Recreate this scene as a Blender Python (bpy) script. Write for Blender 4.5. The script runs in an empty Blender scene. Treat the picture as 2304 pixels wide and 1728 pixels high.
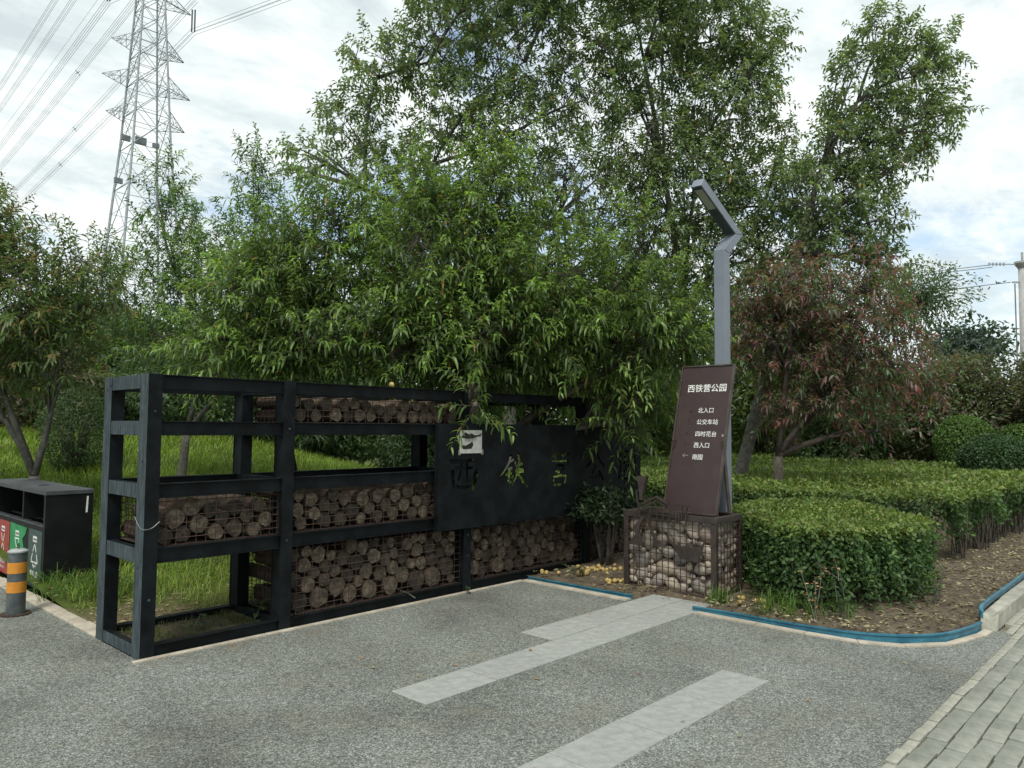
import bpy, bmesh, math, random
import numpy as np
from mathutils import Vector, Matrix
from mathutils.geometry import delaunay_2d_cdt
R = math.radians
rng = np.random.default_rng(11)
random.seed(5)
S = bpy.context.scene
COL = S.collection

# ------------------------------------------------------------------ camera
# world axes: X runs along the steel frame wall, Y away behind it, Z up (metres)
yaw, pitch, roll = R(47.15), R(3.31), R(0.41)
u = Vector((math.cos(yaw), -math.sin(yaw), 0)); w = Vector((math.sin(yaw), math.cos(yaw), 0))   # camera right / forward on the ground
up0 = -math.sin(pitch) * w + Vector((0, 0, math.cos(pitch)))
fwd = math.cos(pitch) * w + Vector((0, 0, math.sin(pitch)))
rt = math.cos(roll) * u + math.sin(roll) * up0
upv = -math.sin(roll) * u + math.cos(roll) * up0
cam = bpy.data.cameras.new('camera'); co = bpy.data.objects.new('camera', cam); COL.objects.link(co)
co.matrix_world = Matrix(((rt.x, upv.x, -fwd.x, -2.148), (rt.y, upv.y, -fwd.y, -5.4325), (rt.z, upv.z, -fwd.z, 1.6), (0, 0, 0, 1)))
cam.lens = 26.73; cam.sensor_width = 36; cam.clip_end = 3000; cam.clip_start = .05
S.camera = co

# ------------------------------------------------------------------ world, sun, exposure
SUN_EL, SUN_AZ = R(56), R(-118)
W = bpy.data.worlds.new('World'); S.world = W; W.use_nodes = True
nt = W.node_tree; nt.nodes.clear()
def N(nt, t, **k):
    n = nt.nodes.new(t)
    for a, b in k.items(): setattr(n, a, b)
    return n
out = N(nt, 'ShaderNodeOutputWorld'); bg1 = N(nt, 'ShaderNodeBackground'); bg2 = N(nt, 'ShaderNodeBackground'); mx = N(nt, 'ShaderNodeMixShader')
sky = N(nt, 'ShaderNodeTexSky', sky_type='NISHITA', sun_disc=False); sky.sun_elevation = SUN_EL; sky.sun_rotation = SUN_AZ
sky.air_density = 1.2; sky.dust_density = 1.5
tc = N(nt, 'ShaderNodeTexCoord'); sx = N(nt, 'ShaderNodeSeparateXYZ')
nt.links.new(tc.outputs['Generated'], sx.inputs[0])
def M(op, a, b=None, nt=nt):
    n = N(nt, 'ShaderNodeMath', operation=op)
    for i, v in enumerate((a, b)):
        if v is None: continue
        if isinstance(v, (int, float)): n.inputs[i].default_value = v
        else: nt.links.new(v, n.inputs[i])
    return n.outputs[0]
zz = M('ADD', M('MAXIMUM', sx.outputs[2], 0.0), 0.22)
cx = M('DIVIDE', sx.outputs[0], zz); cy = M('DIVIDE', sx.outputs[1], zz)
cb = N(nt, 'ShaderNodeCombineXYZ'); nt.links.new(cx, cb.inputs[0]); nt.links.new(cy, cb.inputs[1])
mp = N(nt, 'ShaderNodeMapping'); mp.inputs['Rotation'].default_value = (0, 0, R(35)); mp.inputs['Scale'].default_value = (1.0, 1.55, 1); mp.inputs['Location'].default_value = (3.1, 1.7, 0)
nt.links.new(cb.outputs[0], mp.inputs[0])
def noise(sc, det, rough, dist=0.0, vec=None):
    n = N(nt, 'ShaderNodeTexNoise'); n.inputs['Scale'].default_value = sc; n.inputs['Detail'].default_value = det; n.inputs['Roughness'].default_value = rough; n.inputs['Distortion'].default_value = dist
    nt.links.new(vec or mp.outputs[0], n.inputs['Vector']); return n.outputs['Fac']
def ramp(v, stops, nt=nt):
    r = N(nt, 'ShaderNodeValToRGB'); e = r.color_ramp.elements
    while len(e) < len(stops): e.new(.5)
    for i, (p, c) in enumerate(stops): e[i].position = p; e[i].color = (c if len(c) == 4 else (*c, 1)) if not isinstance(c, (int, float)) else (c, c, c, 1)
    nt.links.new(v, r.inputs[0]); return r.outputs[0]
n1 = noise(1.5, 9, .66, .3); n2 = noise(5.0, 8, .66, .3)
shade = ramp(M('ADD', M('MULTIPLY', n1, .7), M('MULTIPLY', n2, .3)), [(.38, (.58, .655, .68)), (.47, (.71, .785, .795)), (.53, (.83, .89, .89)), (.60, (.94, .985, .965))])
nt.links.new(shade, bg2.inputs[0]); bg2.inputs[1].default_value = 0.615
nt.links.new(sky.outputs[0], bg1.inputs[0]); bg1.inputs[1].default_value = 0.10
n3 = noise(.8, 6, .62, .6)
cover = ramp(M('ADD', M('MULTIPLY', n3, .75), M('MULTIPLY', n2, .25)), [(.38, .15), (.50, 1.0)])
nt.links.new(cover, mx.inputs[0]); nt.links.new(bg1.outputs[0], mx.inputs[1]); nt.links.new(bg2.outputs[0], mx.inputs[2]); nt.links.new(mx.outputs[0], out.inputs[0])
sun = bpy.data.lights.new('sun', 'SUN'); so = bpy.data.objects.new('sun', sun); COL.objects.link(so)
sun.energy = 1.5; sun.angle = R(16); sun.color = (1, .975, .90)
sd_ = Vector((math.cos(SUN_EL) * math.sin(SUN_AZ), math.cos(SUN_EL) * math.cos(SUN_AZ), math.sin(SUN_EL)))
so.rotation_euler = sd_.to_track_quat('Z', 'Y').to_euler()
S.view_settings.view_transform = 'Standard'; S.view_settings.look = 'None'; S.view_settings.gamma = 1; S.view_settings.use_curve_mapping = False
S.view_settings.exposure = 0.95

# ------------------------------------------------------------------ materials
def newmat(name):
    m = bpy.data.materials.new(name); m.use_nodes = True; t = m.node_tree; t.nodes.clear()
    o = N(t, 'ShaderNodeOutputMaterial'); b = N(t, 'ShaderNodeBsdfPrincipled'); t.links.new(b.outputs[0], o.inputs[0]); return m, t, b, o
def tex(t, kind, scale, vec=None, **k):
    n = N(t, kind)
    if 'Scale' in n.inputs: n.inputs['Scale'].default_value = scale
    for a, b in k.items():
        if a in n.inputs: n.inputs[a].default_value = b
        else: setattr(n, a, b)
    if vec is None:
        c = N(t, 'ShaderNodeTexCoord'); vec = c.outputs['Object']
    t.links.new(vec, n.inputs['Vector']); return n
def mixc(t, f, a, b, mode='MIX'):
    n = N(t, 'ShaderNodeMixRGB', blend_type=mode)
    for i, v in zip((0, 1, 2), (f, a, b)):
        if isinstance(v, (int, float)): n.inputs[i].default_value = v
        elif isinstance(v, tuple): n.inputs[i].default_value = (*v, 1)
        else: t.links.new(v, n.inputs[i])
    return n.outputs[0]
def bump(t, b, h, st, dist=.01):
    n = N(t, 'ShaderNodeBump'); n.inputs['Strength'].default_value = st; n.inputs['Distance'].default_value = dist
    t.links.new(h, n.inputs['Height']); t.links.new(n.outputs[0], b.inputs['Normal'])
def simple(name, c1, c2, scale=8, rough=.6, bmp=.2, bscale=60, metal=0, spec=.5, rnd=0.0, lo=.4, hi=.62, stretch=None):
    m, t, b, o = newmat(name)
    vec = None
    if stretch:
        c = N(t, 'ShaderNodeTexCoord'); mp_ = N(t, 'ShaderNodeMapping'); mp_.inputs['Scale'].default_value = stretch; t.links.new(c.outputs['Object'], mp_.inputs[0]); vec = mp_.outputs[0]
    n = tex(t, 'ShaderNodeTexNoise', scale, vec, Detail=8, Roughness=.65)
    f = ramp(n.outputs['Fac'], [(lo, 0.0), (hi, 1.0)], t)
    c = mixc(t, f, c1, c2)
    if rnd:
        oi = N(t, 'ShaderNodeObjectInfo')
        v = N(t, 'ShaderNodeMapRange'); v.inputs['To Min'].default_value = 1 - rnd; v.inputs['To Max'].default_value = 1 + rnd
        t.links.new(oi.outputs['Random'], v.inputs[0])
        h = N(t, 'ShaderNodeVectorMath', operation='SCALE'); t.links.new(c, h.inputs[0]); t.links.new(v.outputs[0], h.inputs['Scale']); c = h.outputs[0]
    t.links.new(c, b.inputs['Base Color']); b.inputs['Roughness'].default_value = rough; b.inputs['Metallic'].default_value = metal; b.inputs['Specular IOR Level'].default_value = spec
    if bmp:
        n2_ = tex(t, 'ShaderNodeTexNoise', bscale, None, Detail=5); bump(t, b, n2_.outputs['Fac'], bmp)
    return m
def leafmat(name, rough=.42, trans=.28, spec=.45):
    m, t, b, o = newmat(name)
    a = N(t, 'ShaderNodeVertexColor', layer_name='col')
    n = tex(t, 'ShaderNodeTexNoise', 1.3, None, Detail=3)
    f = ramp(n.outputs['Fac'], [(.35, .78), (.65, 1.18)], t)
    c = mixc(t, 1.0, a.outputs[0], f, 'MULTIPLY')
    t.links.new(c, b.inputs['Base Color']); b.inputs['Roughness'].default_value = rough; b.inputs['Specular IOR Level'].default_value = spec
    tr = N(t, 'ShaderNodeBsdfTranslucent'); ct = mixc(t, 1.0, c, (1.5, 1.55, .75), 'MULTIPLY'); t.links.new(ct, tr.inputs[0])
    ms = N(t, 'ShaderNodeMixShader'); ms.inputs[0].default_value = trans
    t.links.new(b.outputs[0], ms.inputs[1]); t.links.new(tr.outputs[0], ms.inputs[2]); t.links.new(ms.outputs[0], o.inputs[0]); return m
LEAF = leafmat('leaf_surface', .40, .45, .5); LEAFG = leafmat('leaf_glossy', .5, .28, .3); GRASSM = leafmat('grass_blade', .5, .4, .25)

def plaza_mat():
    m, t, b, o = newmat('exposed_aggregate')
    v = tex(t, 'ShaderNodeTexVoronoi', 112)
    bw = N(t, 'ShaderNodeSeparateColor'); t.links.new(v.outputs['Color'], bw.inputs[0])
    base = ramp(bw.outputs[0], [(.0, (.13, .135, .122)), (.35, (.19, .20, .182)), (.65, (.255, .268, .245)), (1, (.35, .365, .335))], t)
    edge = ramp(v.outputs['Distance'], [(.30, 1.0), (.62, .50)], t)
    c = mixc(t, 1.0, base, edge, 'MULTIPLY')
    n = tex(t, 'ShaderNodeTexNoise', .8, None, Detail=6, Roughness=.6)
    c = mixc(t, 1.0, c, ramp(n.outputs['Fac'], [(.34, (.66, .66, .63)), (.47, (.96, .96, .92)), (.66, (1.24, 1.26, 1.22))], t), 'MULTIPLY')
    n2_ = tex(t, 'ShaderNodeTexNoise', 2.3, None, Detail=8, Roughness=.7)
    c = mixc(t, ramp(n2_.outputs['Fac'], [(.52, 0.0), (.70, .42)], t), c, (.20, .17, .12))
    n4_ = tex(t, 'ShaderNodeTexNoise', 26, None, Detail=3)
    c = mixc(t, 1.0, c, ramp(n4_.outputs['Fac'], [(.35, .86), (.65, 1.16)], t), 'MULTIPLY')
    t.links.new(c, b.inputs['Base Color']); b.inputs['Roughness'].default_value = .72; b.inputs['Specular IOR Level'].default_value = .35
    bump(t, b, v.outputs['Distance'], .55, -.006); return m
PLAZA = plaza_mat()
SLAB = simple('granite_slab', (.25, .258, .238), (.345, .352, .322), 16, .75, .4, 220, rnd=.07, lo=.35, hi=.65)
PAVER = simple('concrete_paver', (.19, .20, .168), (.285, .29, .245), 7, .85, .5, 160, rnd=.16)
YPAVER = simple('yellow_paver', (.45, .33, .12), (.55, .42, .18), 6, .8, .3, 120, rnd=.1)
SAND = simple('joint_sand', (.13, .12, .09), (.22, .20, .15), 14, .9, .5, 120)
KERB = simple('kerb_concrete', (.24, .235, .19), (.36, .35, .29), 6, .85, .5, 70, rnd=.08)
BEIGE = simple('beige_strip', (.34, .30, .23), (.50, .45, .36), 5, .85, .4, 90, rnd=.08)
SOIL = simple('bed_soil', (.060, .044, .028), (.125, .10, .062), 9, .95, .9, 45)
def turfmat():
    m, t, b, o = newmat('lawn_soil'); c = N(t, 'ShaderNodeTexCoord'); sp_ = N(t, 'ShaderNodeSeparateXYZ'); t.links.new(c.outputs['Object'], sp_.inputs[0])
    n = tex(t, 'ShaderNodeTexNoise', 3, None, Detail=8, Roughness=.7); n2_ = tex(t, 'ShaderNodeTexNoise', 24, None, Detail=6)
    near = M('ADD', M('MULTIPLY', sp_.outputs[1], .28, t), M('MULTIPLY', n.outputs['Fac'], .9, t), t)
    dirt = ramp(n2_.outputs['Fac'], [(.35, (.075, .058, .038)), (.65, (.19, .155, .10))], t); grn = ramp(n.outputs['Fac'], [(.35, (.045, .062, .018)), (.65, (.085, .115, .026))], t)
    t.links.new(mixc(t, ramp(near, [(.80, 0.0), (1.15, 1.0)], t), dirt, grn), b.inputs['Base Color']); b.inputs['Roughness'].default_value = .95; b.inputs['Specular IOR Level'].default_value = .05
    bump(t, b, n2_.outputs['Fac'], .8); return m
LAWNM = turfmat()
TURF = simple('turf_soil', (.040, .055, .016), (.075, .105, .022), 3, .95, .6, 40, spec=.05)
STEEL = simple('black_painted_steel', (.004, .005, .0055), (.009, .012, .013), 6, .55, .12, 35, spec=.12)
STEELF = simple('weathered_bluelit_steel', (.026, .037, .042), (.085, .112, .124), 5, .55, .5, 22, spec=.3, lo=.42, hi=.75, stretch=(6, 6, 1))  # weathered steel paint, with the bluish light on the end faces mixed into its colour
RUST = simple('rusty_wire', (.025, .015, .010), (.065, .036, .022), 30, .8, .2, 90)
GAL = simple('dull_wire', (.18, .18, .17), (.26, .26, .24), 30, .5, .1, 90, metal=.6)
BRONZE = simple('brown_painted_steel', (.026, .019, .015), (.048, .037, .030), 7, .5, .2, 50)
SIGNM = simple('brown_sign_sheet', (.034, .018, .0165), (.043, .024, .022), 5, .42, .08, 25)
SIGNE = simple('brown_sign_edge', (.038, .026, .022), (.075, .055, .046), 8, .5, .1, 50)
WHITE = simple('white_lettering', (.62, .62, .58), (.78, .78, .74), 40, .6, 0)
DARKP = simple('dark_lettering', (.010, .008, .008), (.016, .013, .012), 20, .7, 0)
GREYP = simple('grey_lettering', (.16, .14, .13), (.26, .24, .22), 60, .7, 0)
PAPER = simple('notice_paper', (.42, .42, .39), (.56, .55, .51), 18, .7, .15, 60)
LAMPM = simple('grey_lamp_paint', (.15, .178, .21), (.18, .205, .24), 3, .38, .03, 30)
LAMPD = simple('lamp_underside_shade', (.035, .045, .055), (.05, .06, .07), 8, .5, .03, 30)  # lamp paint darkened to hold the shade of the downward-facing arm
LEDM = simple('led_lens', (.30, .33, .26), (.38, .41, .33), 90, .3, .6, 160)
BLUEP = simple('blue_plastic', (.012, .095, .150), (.035, .165, .225), 6, .4, .2, 30)
BINM = simple('black_bin_steel', (.005, .006, .006), (.009, .011, .011), 5, .5, .1, 30, spec=.25)
BINT = simple('bin_top_steel', (.035, .039, .042), (.065, .07, .073), 6, .45, .1, 30)
LABD = simple('dark_green_label', (.032, .060, .052), (.05, .085, .075), 8, .5, .05, 40)
LABG = simple('green_label', (.015, .20, .06), (.025, .27, .09), 8, .5, .05, 40)
LABR = simple('red_label', (.27, .035, .028), (.36, .06, .05), 8, .5, .05, 40)
ORANGE = simple('orange_band', (.52, .20, .02), (.62, .26, .03), 18, .5, .05, 40)
BOLL = simple('bollard_steel', (.04, .052, .054), (.11, .125, .12), 12, .5, .4, 30, lo=.35, hi=.7)
BOLLT = simple('bollard_cap', (.28, .30, .29), (.36, .38, .36), 12, .5, .2, 30)
BARK = simple('tree_bark', (.045, .036, .028), (.10, .085, .068), 14, .9, .8, 60)
BARKG = simple('grey_bark', (.07, .07, .058), (.145, .14, .115), 12, .9, .8, 60)
LOGBARK = simple('log_bark', (.035, .023, .015), (.11, .072, .045), 22, .95, 1.0, 55, rnd=.3)
EQM = simple('equipment_grey', (.13, .15, .16), (.19, .21, .22), 1, .5, 0)
GALV = simple('galvanised_steel', (.24, .27, .29), (.33, .36, .38), 1, .5, 0, 30)
WIREM = simple('power_cable', (.16, .17, .18), (.22, .23, .24), 1, .5, 0)
CONC = simple('pole_concrete', (.30, .30, .285), (.40, .40, .38), 4, .8, .3, 30)
PEACH = simple('fallen_peach', (.24, .16, .045), (.42, .31, .11), 18, .6, .3, 60, rnd=.3)
LITTER = leafmat('dry_leaf', .7, .12, .2)
def logend():
    m, t, b, o = newmat('log_cut_end')
    c = N(t, 'ShaderNodeTexCoord'); mp_ = N(t, 'ShaderNodeMapping'); mp_.inputs['Scale'].default_value = (1, .05, 1); t.links.new(c.outputs['Object'], mp_.inputs[0])
    oi = N(t, 'ShaderNodeObjectInfo')
    ln = N(t, 'ShaderNodeVectorMath', operation='LENGTH'); t.links.new(mp_.outputs[0], ln.inputs[0])
    oi2 = N(t, 'ShaderNodeObjectInfo'); va = N(t, 'ShaderNodeVectorMath', operation='ADD'); t.links.new(c.outputs['Object'], va.inputs[0]); t.links.new(oi2.outputs['Random'], va.inputs[1])
    n = tex(t, 'ShaderNodeTexNoise', 17, va.outputs[0], Detail=8, Roughness=.75)
    add = M('ADD', M('MULTIPLY', ln.outputs['Value'], 210, t), M('MULTIPLY', n.outputs['Fac'], 7, t), t)
    rings = M('SINE', add, None, t)
    col = ramp(M('ADD', M('MULTIPLY', n.outputs['Fac'], .95, t), M('MULTIPLY', rings, .028, t), t), [(.26, (.018, .013, .009)), (.44, (.074, .056, .038)), (.70, (.24, .195, .135))], t)
    rim = ramp(ln.outputs['Value'], [(.045, 1.0), (.066, .55)], t)
    col = mixc(t, 1.0, col, rim, 'MULTIPLY')
    v = N(t, 'ShaderNodeMapRange'); v.inputs['To Min'].default_value = .28; v.inputs['To Max'].default_value = 1.35; t.links.new(oi.outputs['Random'], v.inputs[0])
    h = N(t, 'ShaderNodeVectorMath', operation='SCALE'); t.links.new(col, h.inputs[0]); t.links.new(v.outputs[0], h.inputs['Scale'])
    t.links.new(h.outputs[0], b.inputs['Base Color']); b.inputs['Roughness'].default_value = .9
    bump(t, b, n.outputs['Fac'], .6); return m
LOGEND = logend()
def stonemat():
    m, t, b, o = newmat('river_stone')
    oi = N(t, 'ShaderNodeObjectInfo'); n = tex(t, 'ShaderNodeTexNoise', 14, None, Detail=8, Roughness=.7)
    c = ramp(oi.outputs['Random'], [(0, (.17, .165, .155)), (.25, (.42, .35, .28)), (.5, (.28, .26, .24)), (.7, (.48, .41, .33)), (.85, (.36, .28, .225)), (1, (.23, .21, .19))], t)
    c = mixc(t, 1.0, c, ramp(n.outputs['Fac'], [(.3, (.62, .60, .58)), (.6, (1.1, 1.08, 1.05))], t), 'MULTIPLY')
    t.links.new(c, b.inputs['Base Color']); b.inputs['Roughness'].default_value = .6
    bump(t, b, n.outputs['Fac'], .3); return m
STONE = stonemat()

# ------------------------------------------------------------------ helpers
def tag(o, label=None, cat=None, group=None, kind=None):
    if label: o['label'] = label
    if cat: o['category'] = cat
    if group: o['group'] = group
    if kind: o['kind'] = kind
    return o
def link(name, me, parent=None, mats=()):
    for m in mats: me.materials.append(m)
    o = bpy.data.objects.new(name, me); COL.objects.link(o)
    if parent is not None: o.parent = parent
    return o
def thing(name, label, cat, loc=(0, 0, 0), group=None):
    o = bpy.data.objects.new(name, None); COL.objects.link(o); o.location = loc; o.empty_display_size = .2
    return tag(o, label, cat, group)
def org(p):
    v = Vector((0, 0, 0))
    while p is not None: v += Vector(p.location); p = p.parent
    return v
class MB:
    def __init__(s): s.v = []; s.f = []; s.mi = []
    def add(s, vs, fs, mi=0):
        k = len(s.v); s.v += [tuple(a) for a in vs]; s.f += [tuple(k + i for i in f) for f in fs]; s.mi += [mi] * len(fs); return s
    def box(s, a, b, mi=0, bev=0):
        x0, y0, z0 = a; x1, y1, z1 = b
        return s.add([(x0, y0, z0), (x1, y0, z0), (x1, y1, z0), (x0, y1, z0), (x0, y0, z1), (x1, y0, z1), (x1, y1, z1), (x0, y1, z1)],
                     [(0, 3, 2, 1), (4, 5, 6, 7), (0, 1, 5, 4), (1, 2, 6, 5), (2, 3, 7, 6), (3, 0, 4, 7)], mi)
    def bar(s, p, q, wd, ht=None, n=4, mi=0, upx=None):
        p, q = Vector(p), Vector(q); ht = ht or wd; d = (q - p).normalized()
        ref = Vector(upx) if upx else (Vector((0, 0, 1)) if abs(d.z) < .95 else Vector((1, 0, 0)))
        a = d.cross(ref).normalized(); b = a.cross(d).normalized(); vs = []
        for c in (p, q):
            if n == 4:
                for sx_, sy_ in ((-1, -1), (1, -1), (1, 1), (-1, 1)): vs.append(c + a * sx_ * wd / 2 + b * sy_ * ht / 2)
            else:
                for i in range(n): vs.append(c + a * math.cos(2 * math.pi * i / n) * wd / 2 + b * math.sin(2 * math.pi * i / n) * ht / 2)
        fs = [tuple(range(n))[::-1], tuple(range(n, 2 * n))] + [(i, (i + 1) % n, n + (i + 1) % n, n + i) for i in range(n)]
        return s.add(vs, fs, mi)
    def tube(s, pts, rad, n=6, mi=0):
        pts = [Vector(p) for p in pts]; k0 = len(s.v)
        if isinstance(rad, (int, float)): rad = [rad] * len(pts)
        a = None
        for i, p in enumerate(pts):
            d = (pts[min(i + 1, len(pts) - 1)] - pts[max(i - 1, 0)]).normalized()
            if a is None: a = d.cross(Vector((.3, .2, 1)) if abs(d.z) < .9 else Vector((1, 0, 0))).normalized()
            else: a = (a - d * a.dot(d)).normalized()
            b = d.cross(a)
            for j in range(n): s.v.append(tuple(p + (a * math.cos(2 * math.pi * j / n) + b * math.sin(2 * math.pi * j / n)) * rad[i]))
        for i in range(len(pts) - 1):
            for j in range(n):
                s.f.append((k0 + i * n + j, k0 + i * n + (j + 1) % n, k0 + (i + 1) * n + (j + 1) % n, k0 + (i + 1) * n + j)); s.mi.append(mi)
        s.f.append(tuple(k0 + j for j in range(n))[::-1]); s.f.append(tuple(k0 + (len(pts) - 1) * n + j for j in range(n))); s.mi += [mi, mi]
        return s
    def lathe(s, prof, c, n=24, mi=0):
        k0 = len(s.v)
        for r_, z in prof:
            for j in range(n): s.v.append((c[0] + r_ * math.cos(2 * math.pi * j / n), c[1] + r_ * math.sin(2 * math.pi * j / n), c[2] + z))
        for i in range(len(prof) - 1):
            for j in range(n): s.f.append((k0 + i * n + j, k0 + i * n + (j + 1) % n, k0 + (i + 1) * n + (j + 1) % n, k0 + (i + 1) * n + j)); s.mi.append(mi)
        s.f.append(tuple(k0 + j for j in range(n))[::-1]); s.f.append(tuple(k0 + (len(prof) - 1) * n + j for j in range(n))); s.mi += [mi, mi]
        return s
    def prism(s, poly, off, mi=0):
        n = len(poly); P = [Vector(p) for p in poly]; o = Vector(off)
        return s.add(P + [p + o for p in P], [tuple(range(n))[::-1], tuple(range(n, 2 * n))] + [(i, (i + 1) % n, n + (i + 1) % n, n + i) for i in range(n)], mi)
    def build(s, name, mats, parent=None, smooth=False, bevel=0, recalc=True):
        o0 = org(parent); me = bpy.data.meshes.new(name)
        me.from_pydata([(a[0] - o0.x, a[1] - o0.y, a[2] - o0.z) for a in s.v], [], s.f)
        if not isinstance(mats, (list, tuple)): mats = [mats]
        o = link(name, me, parent, mats)
        me.polygons.foreach_set('material_index', s.mi)
        if recalc:
            bm = bmesh.new(); bm.from_mesh(me); bmesh.ops.recalc_face_normals(bm, faces=bm.faces); bm.to_mesh(me); bm.free()
        if smooth: me.polygons.foreach_set('use_smooth', [len(p.vertices) < 5 for p in me.polygons])
        if bevel:
            b = o.modifiers.new('bevel', 'BEVEL'); b.width = bevel; b.segments = 2; b.limit_method = 'ANGLE'
        return o
def npmesh(name, V, F, mat, parent=None, col=None, smooth=False, base=None):
    """V (n,3) world, F list of (m,k) index arrays"""
    o0 = org(parent); V = np.asarray(V, dtype=np.float32) - np.array(o0, dtype=np.float32)
    me = bpy.data.meshes.new(name); me.vertices.add(len(V)); me.vertices.foreach_set('co', V.ravel())
    F = [f for f in F if len(f)]
    idx = np.concatenate([f.ravel() for f in F]).astype(np.int32); tot = np.concatenate([np.full(len(f), f.shape[1]) for f in F]).astype(np.int32)
    me.loops.add(len(idx)); me.loops.foreach_set('vertex_index', idx); me.polygons.add(len(tot))
    st = np.concatenate([[0], np.cumsum(tot)[:-1]]).astype(np.int32); me.polygons.foreach_set('loop_start', st); me.polygons.foreach_set('loop_total', tot)
    me.update(calc_edges=True)
    if col is not None:
        a = me.color_attributes.new('col', 'FLOAT_COLOR', 'POINT'); c = np.ones((len(V), 4), dtype=np.float32); c[:, :3] = col; a.data.foreach_set('color', c.ravel())
    if smooth: me.polygons.foreach_set('use_smooth', np.ones(len(tot), dtype=bool))
    return link(name, me, parent, [mat])
def norm(a): return a / (np.linalg.norm(a, axis=-1, keepdims=True) + 1e-9)
def leaves(P, T, Nn, L, Wd, droop=.3, hi=True, fold=.25, colr=None, curl=None):
    """leaf geometry: base P, axis T, rough normal Nn; returns V, faces, colours"""
    n = len(P); T = norm(T); B = norm(np.cross(T, Nn)); U = norm(np.cross(B, T)); L = L[:, None]; Wd = Wd[:, None]
    D = np.array([0, 0, -1.0]); dr = (droop if np.ndim(droop) else np.full(n, droop))[:, None]
    def c(t): return P + L * (T * t * (1 - .25 * dr * t) + D * dr * t * t)
    if hi:
        V = np.stack([c(0), c(.33) + B * Wd * .46 + U * Wd * fold, c(.33), c(.33) - B * Wd * .46 + U * Wd * fold,
                      c(.68) + B * Wd * .38 + U * Wd * fold * .8, c(.68), c(.68) - B * Wd * .38 + U * Wd * fold * .8, c(1.0)], 1)
        t = np.array([[0, 1, 2], [0, 2, 3], [4, 7, 5], [5, 7, 6]]); q = np.array([[1, 4, 5, 2], [2, 5, 6, 3]]); k = 8
        b = (np.arange(n) * k)[:, None, None]
        F = [(t[None] + b).reshape(-1, 3), (q[None] + b).reshape(-1, 4)]
    else:
        V = np.stack([c(0), c(.45) + B * Wd * .5 + U * Wd * fold, c(1.0), c(.45) - B * Wd * .5 + U * Wd * fold], 1)
        t = np.array([[0, 1, 2], [0, 2, 3]]); k = 4; F = [(t[None] + (np.arange(n) * k)[:, None, None]).reshape(-1, 3)]
    C = np.repeat(colr, k, 0) if colr is not None else None
    return V.reshape(-1, 3), F, C
def tubes(P, Rr, n=3):
    """P (N,K,3), Rr (N,K)"""
    Nn, K, _ = P.shape; d = norm(P[:, -1] - P[:, 0]); ref = np.where(np.abs(d[:, 2:]) < .9, np.array([[0, 0, 1.0]]), np.array([[1.0, 0, 0]]))
    a = norm(np.cross(d, ref)); b = np.cross(d, a); ang = np.arange(n) * 2 * np.pi / n
    ring = a[:, None, None] * np.cos(ang)[None, None, :, None] + b[:, None, None] * np.sin(ang)[None, None, :, None]
    V = P[:, :, None] + ring * Rr[:, :, None, None]; V = V.reshape(-1, 3)
    base = (np.arange(Nn) * K * n)[:, None, None, None]; i = (np.arange(K - 1) * n)[None, :, None, None]; j = np.arange(n)
    q = np.stack([j, (j + 1) % n, n + (j + 1) % n, n + j], 1)[None, None]
    return V, (base + i + q).reshape(-1, 4)
def pal(n, cols, wts=None, jit=.18):
    cols = np.array(cols); k = rng.choice(len(cols), n, p=wts); k2 = rng.choice(len(cols), n, p=wts); f = rng.random((n, 1)) * .5
    c = cols[k] * (1 - f) + cols[k2] * f
    return c * (1 + rng.normal(0, jit, (n, 1)))
def cat(parts):
    V = []; F = {}; C = []; o = 0
    for v, f, c in parts:
        V.append(v); C.append(c)
        for a in f: F.setdefault(a.shape[1], []).append(a + o)
        o += len(v)
    return np.concatenate(V), [np.concatenate(x) for x in F.values()], (np.concatenate(C) if C[0] is not None else None)
def text(name, s_, size, origin, xd, yd, mat, parent, bold=0.0, sx_=1.0, align='LEFT', depth=.0015):
    c = bpy.data.curves.new(name, 'FONT'); c.body = s_; c.size = size; c.offset = bold; c.align_x = align; c.extrude = 0
    o = bpy.data.objects.new(name, c); COL.objects.link(o); bpy.context.view_layer.update()
    me = bpy.data.meshes.new_from_object(o.evaluated_get(bpy.context.evaluated_depsgraph_get()))
    COL.objects.unlink(o); bpy.data.objects.remove(o); bpy.data.curves.remove(c)
    xd, yd = Vector(xd).normalized(), Vector(yd).normalized(); o0 = org(parent); og = Vector(origin) - o0
    for v in me.vertices: v.co = og + xd * v.co.x * sx_ + yd * v.co.y
    me.name = name; me.materials.clear(); ob = link(name, me, parent, [mat])
    return ob

# ------------------------------------------------------------------ terrain
def sst(a, b, x): t = np.clip((x - a) / (b - a), 0, 1); return t * t * (3 - 2 * t)
def ground_h(x, y):
    x, y = np.asarray(x, float), np.asarray(y, float)
    return 1.8 * sst(.6, 15, y) * (1 - .88 * sst(5.5, 11, x)) * sst(0, .6, y) + .012 * np.sin(x * 3.1) * np.cos(y * 2.7)
def sheet(name, x0, x1, y0, y1, z, mat, kind='structure'):
    o = MB().add([(x0, y0, z), (x1, y0, z), (x1, y1, z), (x0, y1, z)], [(0, 1, 2, 3)]).build(name, mat, recalc=False); o['kind'] = kind; return o
sheet('ground', -600, 900, -600, 900, -.08, TURF)
sheet('plaza', -28, 5.06, -4.205, .0, 0, PLAZA)
sheet('plaza_side', -28, .0, .0, 40, 0, PLAZA)
pb = sheet('pavement', -30, 40, -12, -4.2, -.012, SAND); sheet('pavement_edge', 5.061, 40, -4.199, -4.0, -.012, SAND)
xs = np.concatenate([np.linspace(.11, 8, 60), np.linspace(8.4, 90, 40)]); ys = np.concatenate([np.linspace(.02, 4, 34), np.linspace(4.2, 20, 40), np.linspace(22, 120, 20)])
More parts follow.
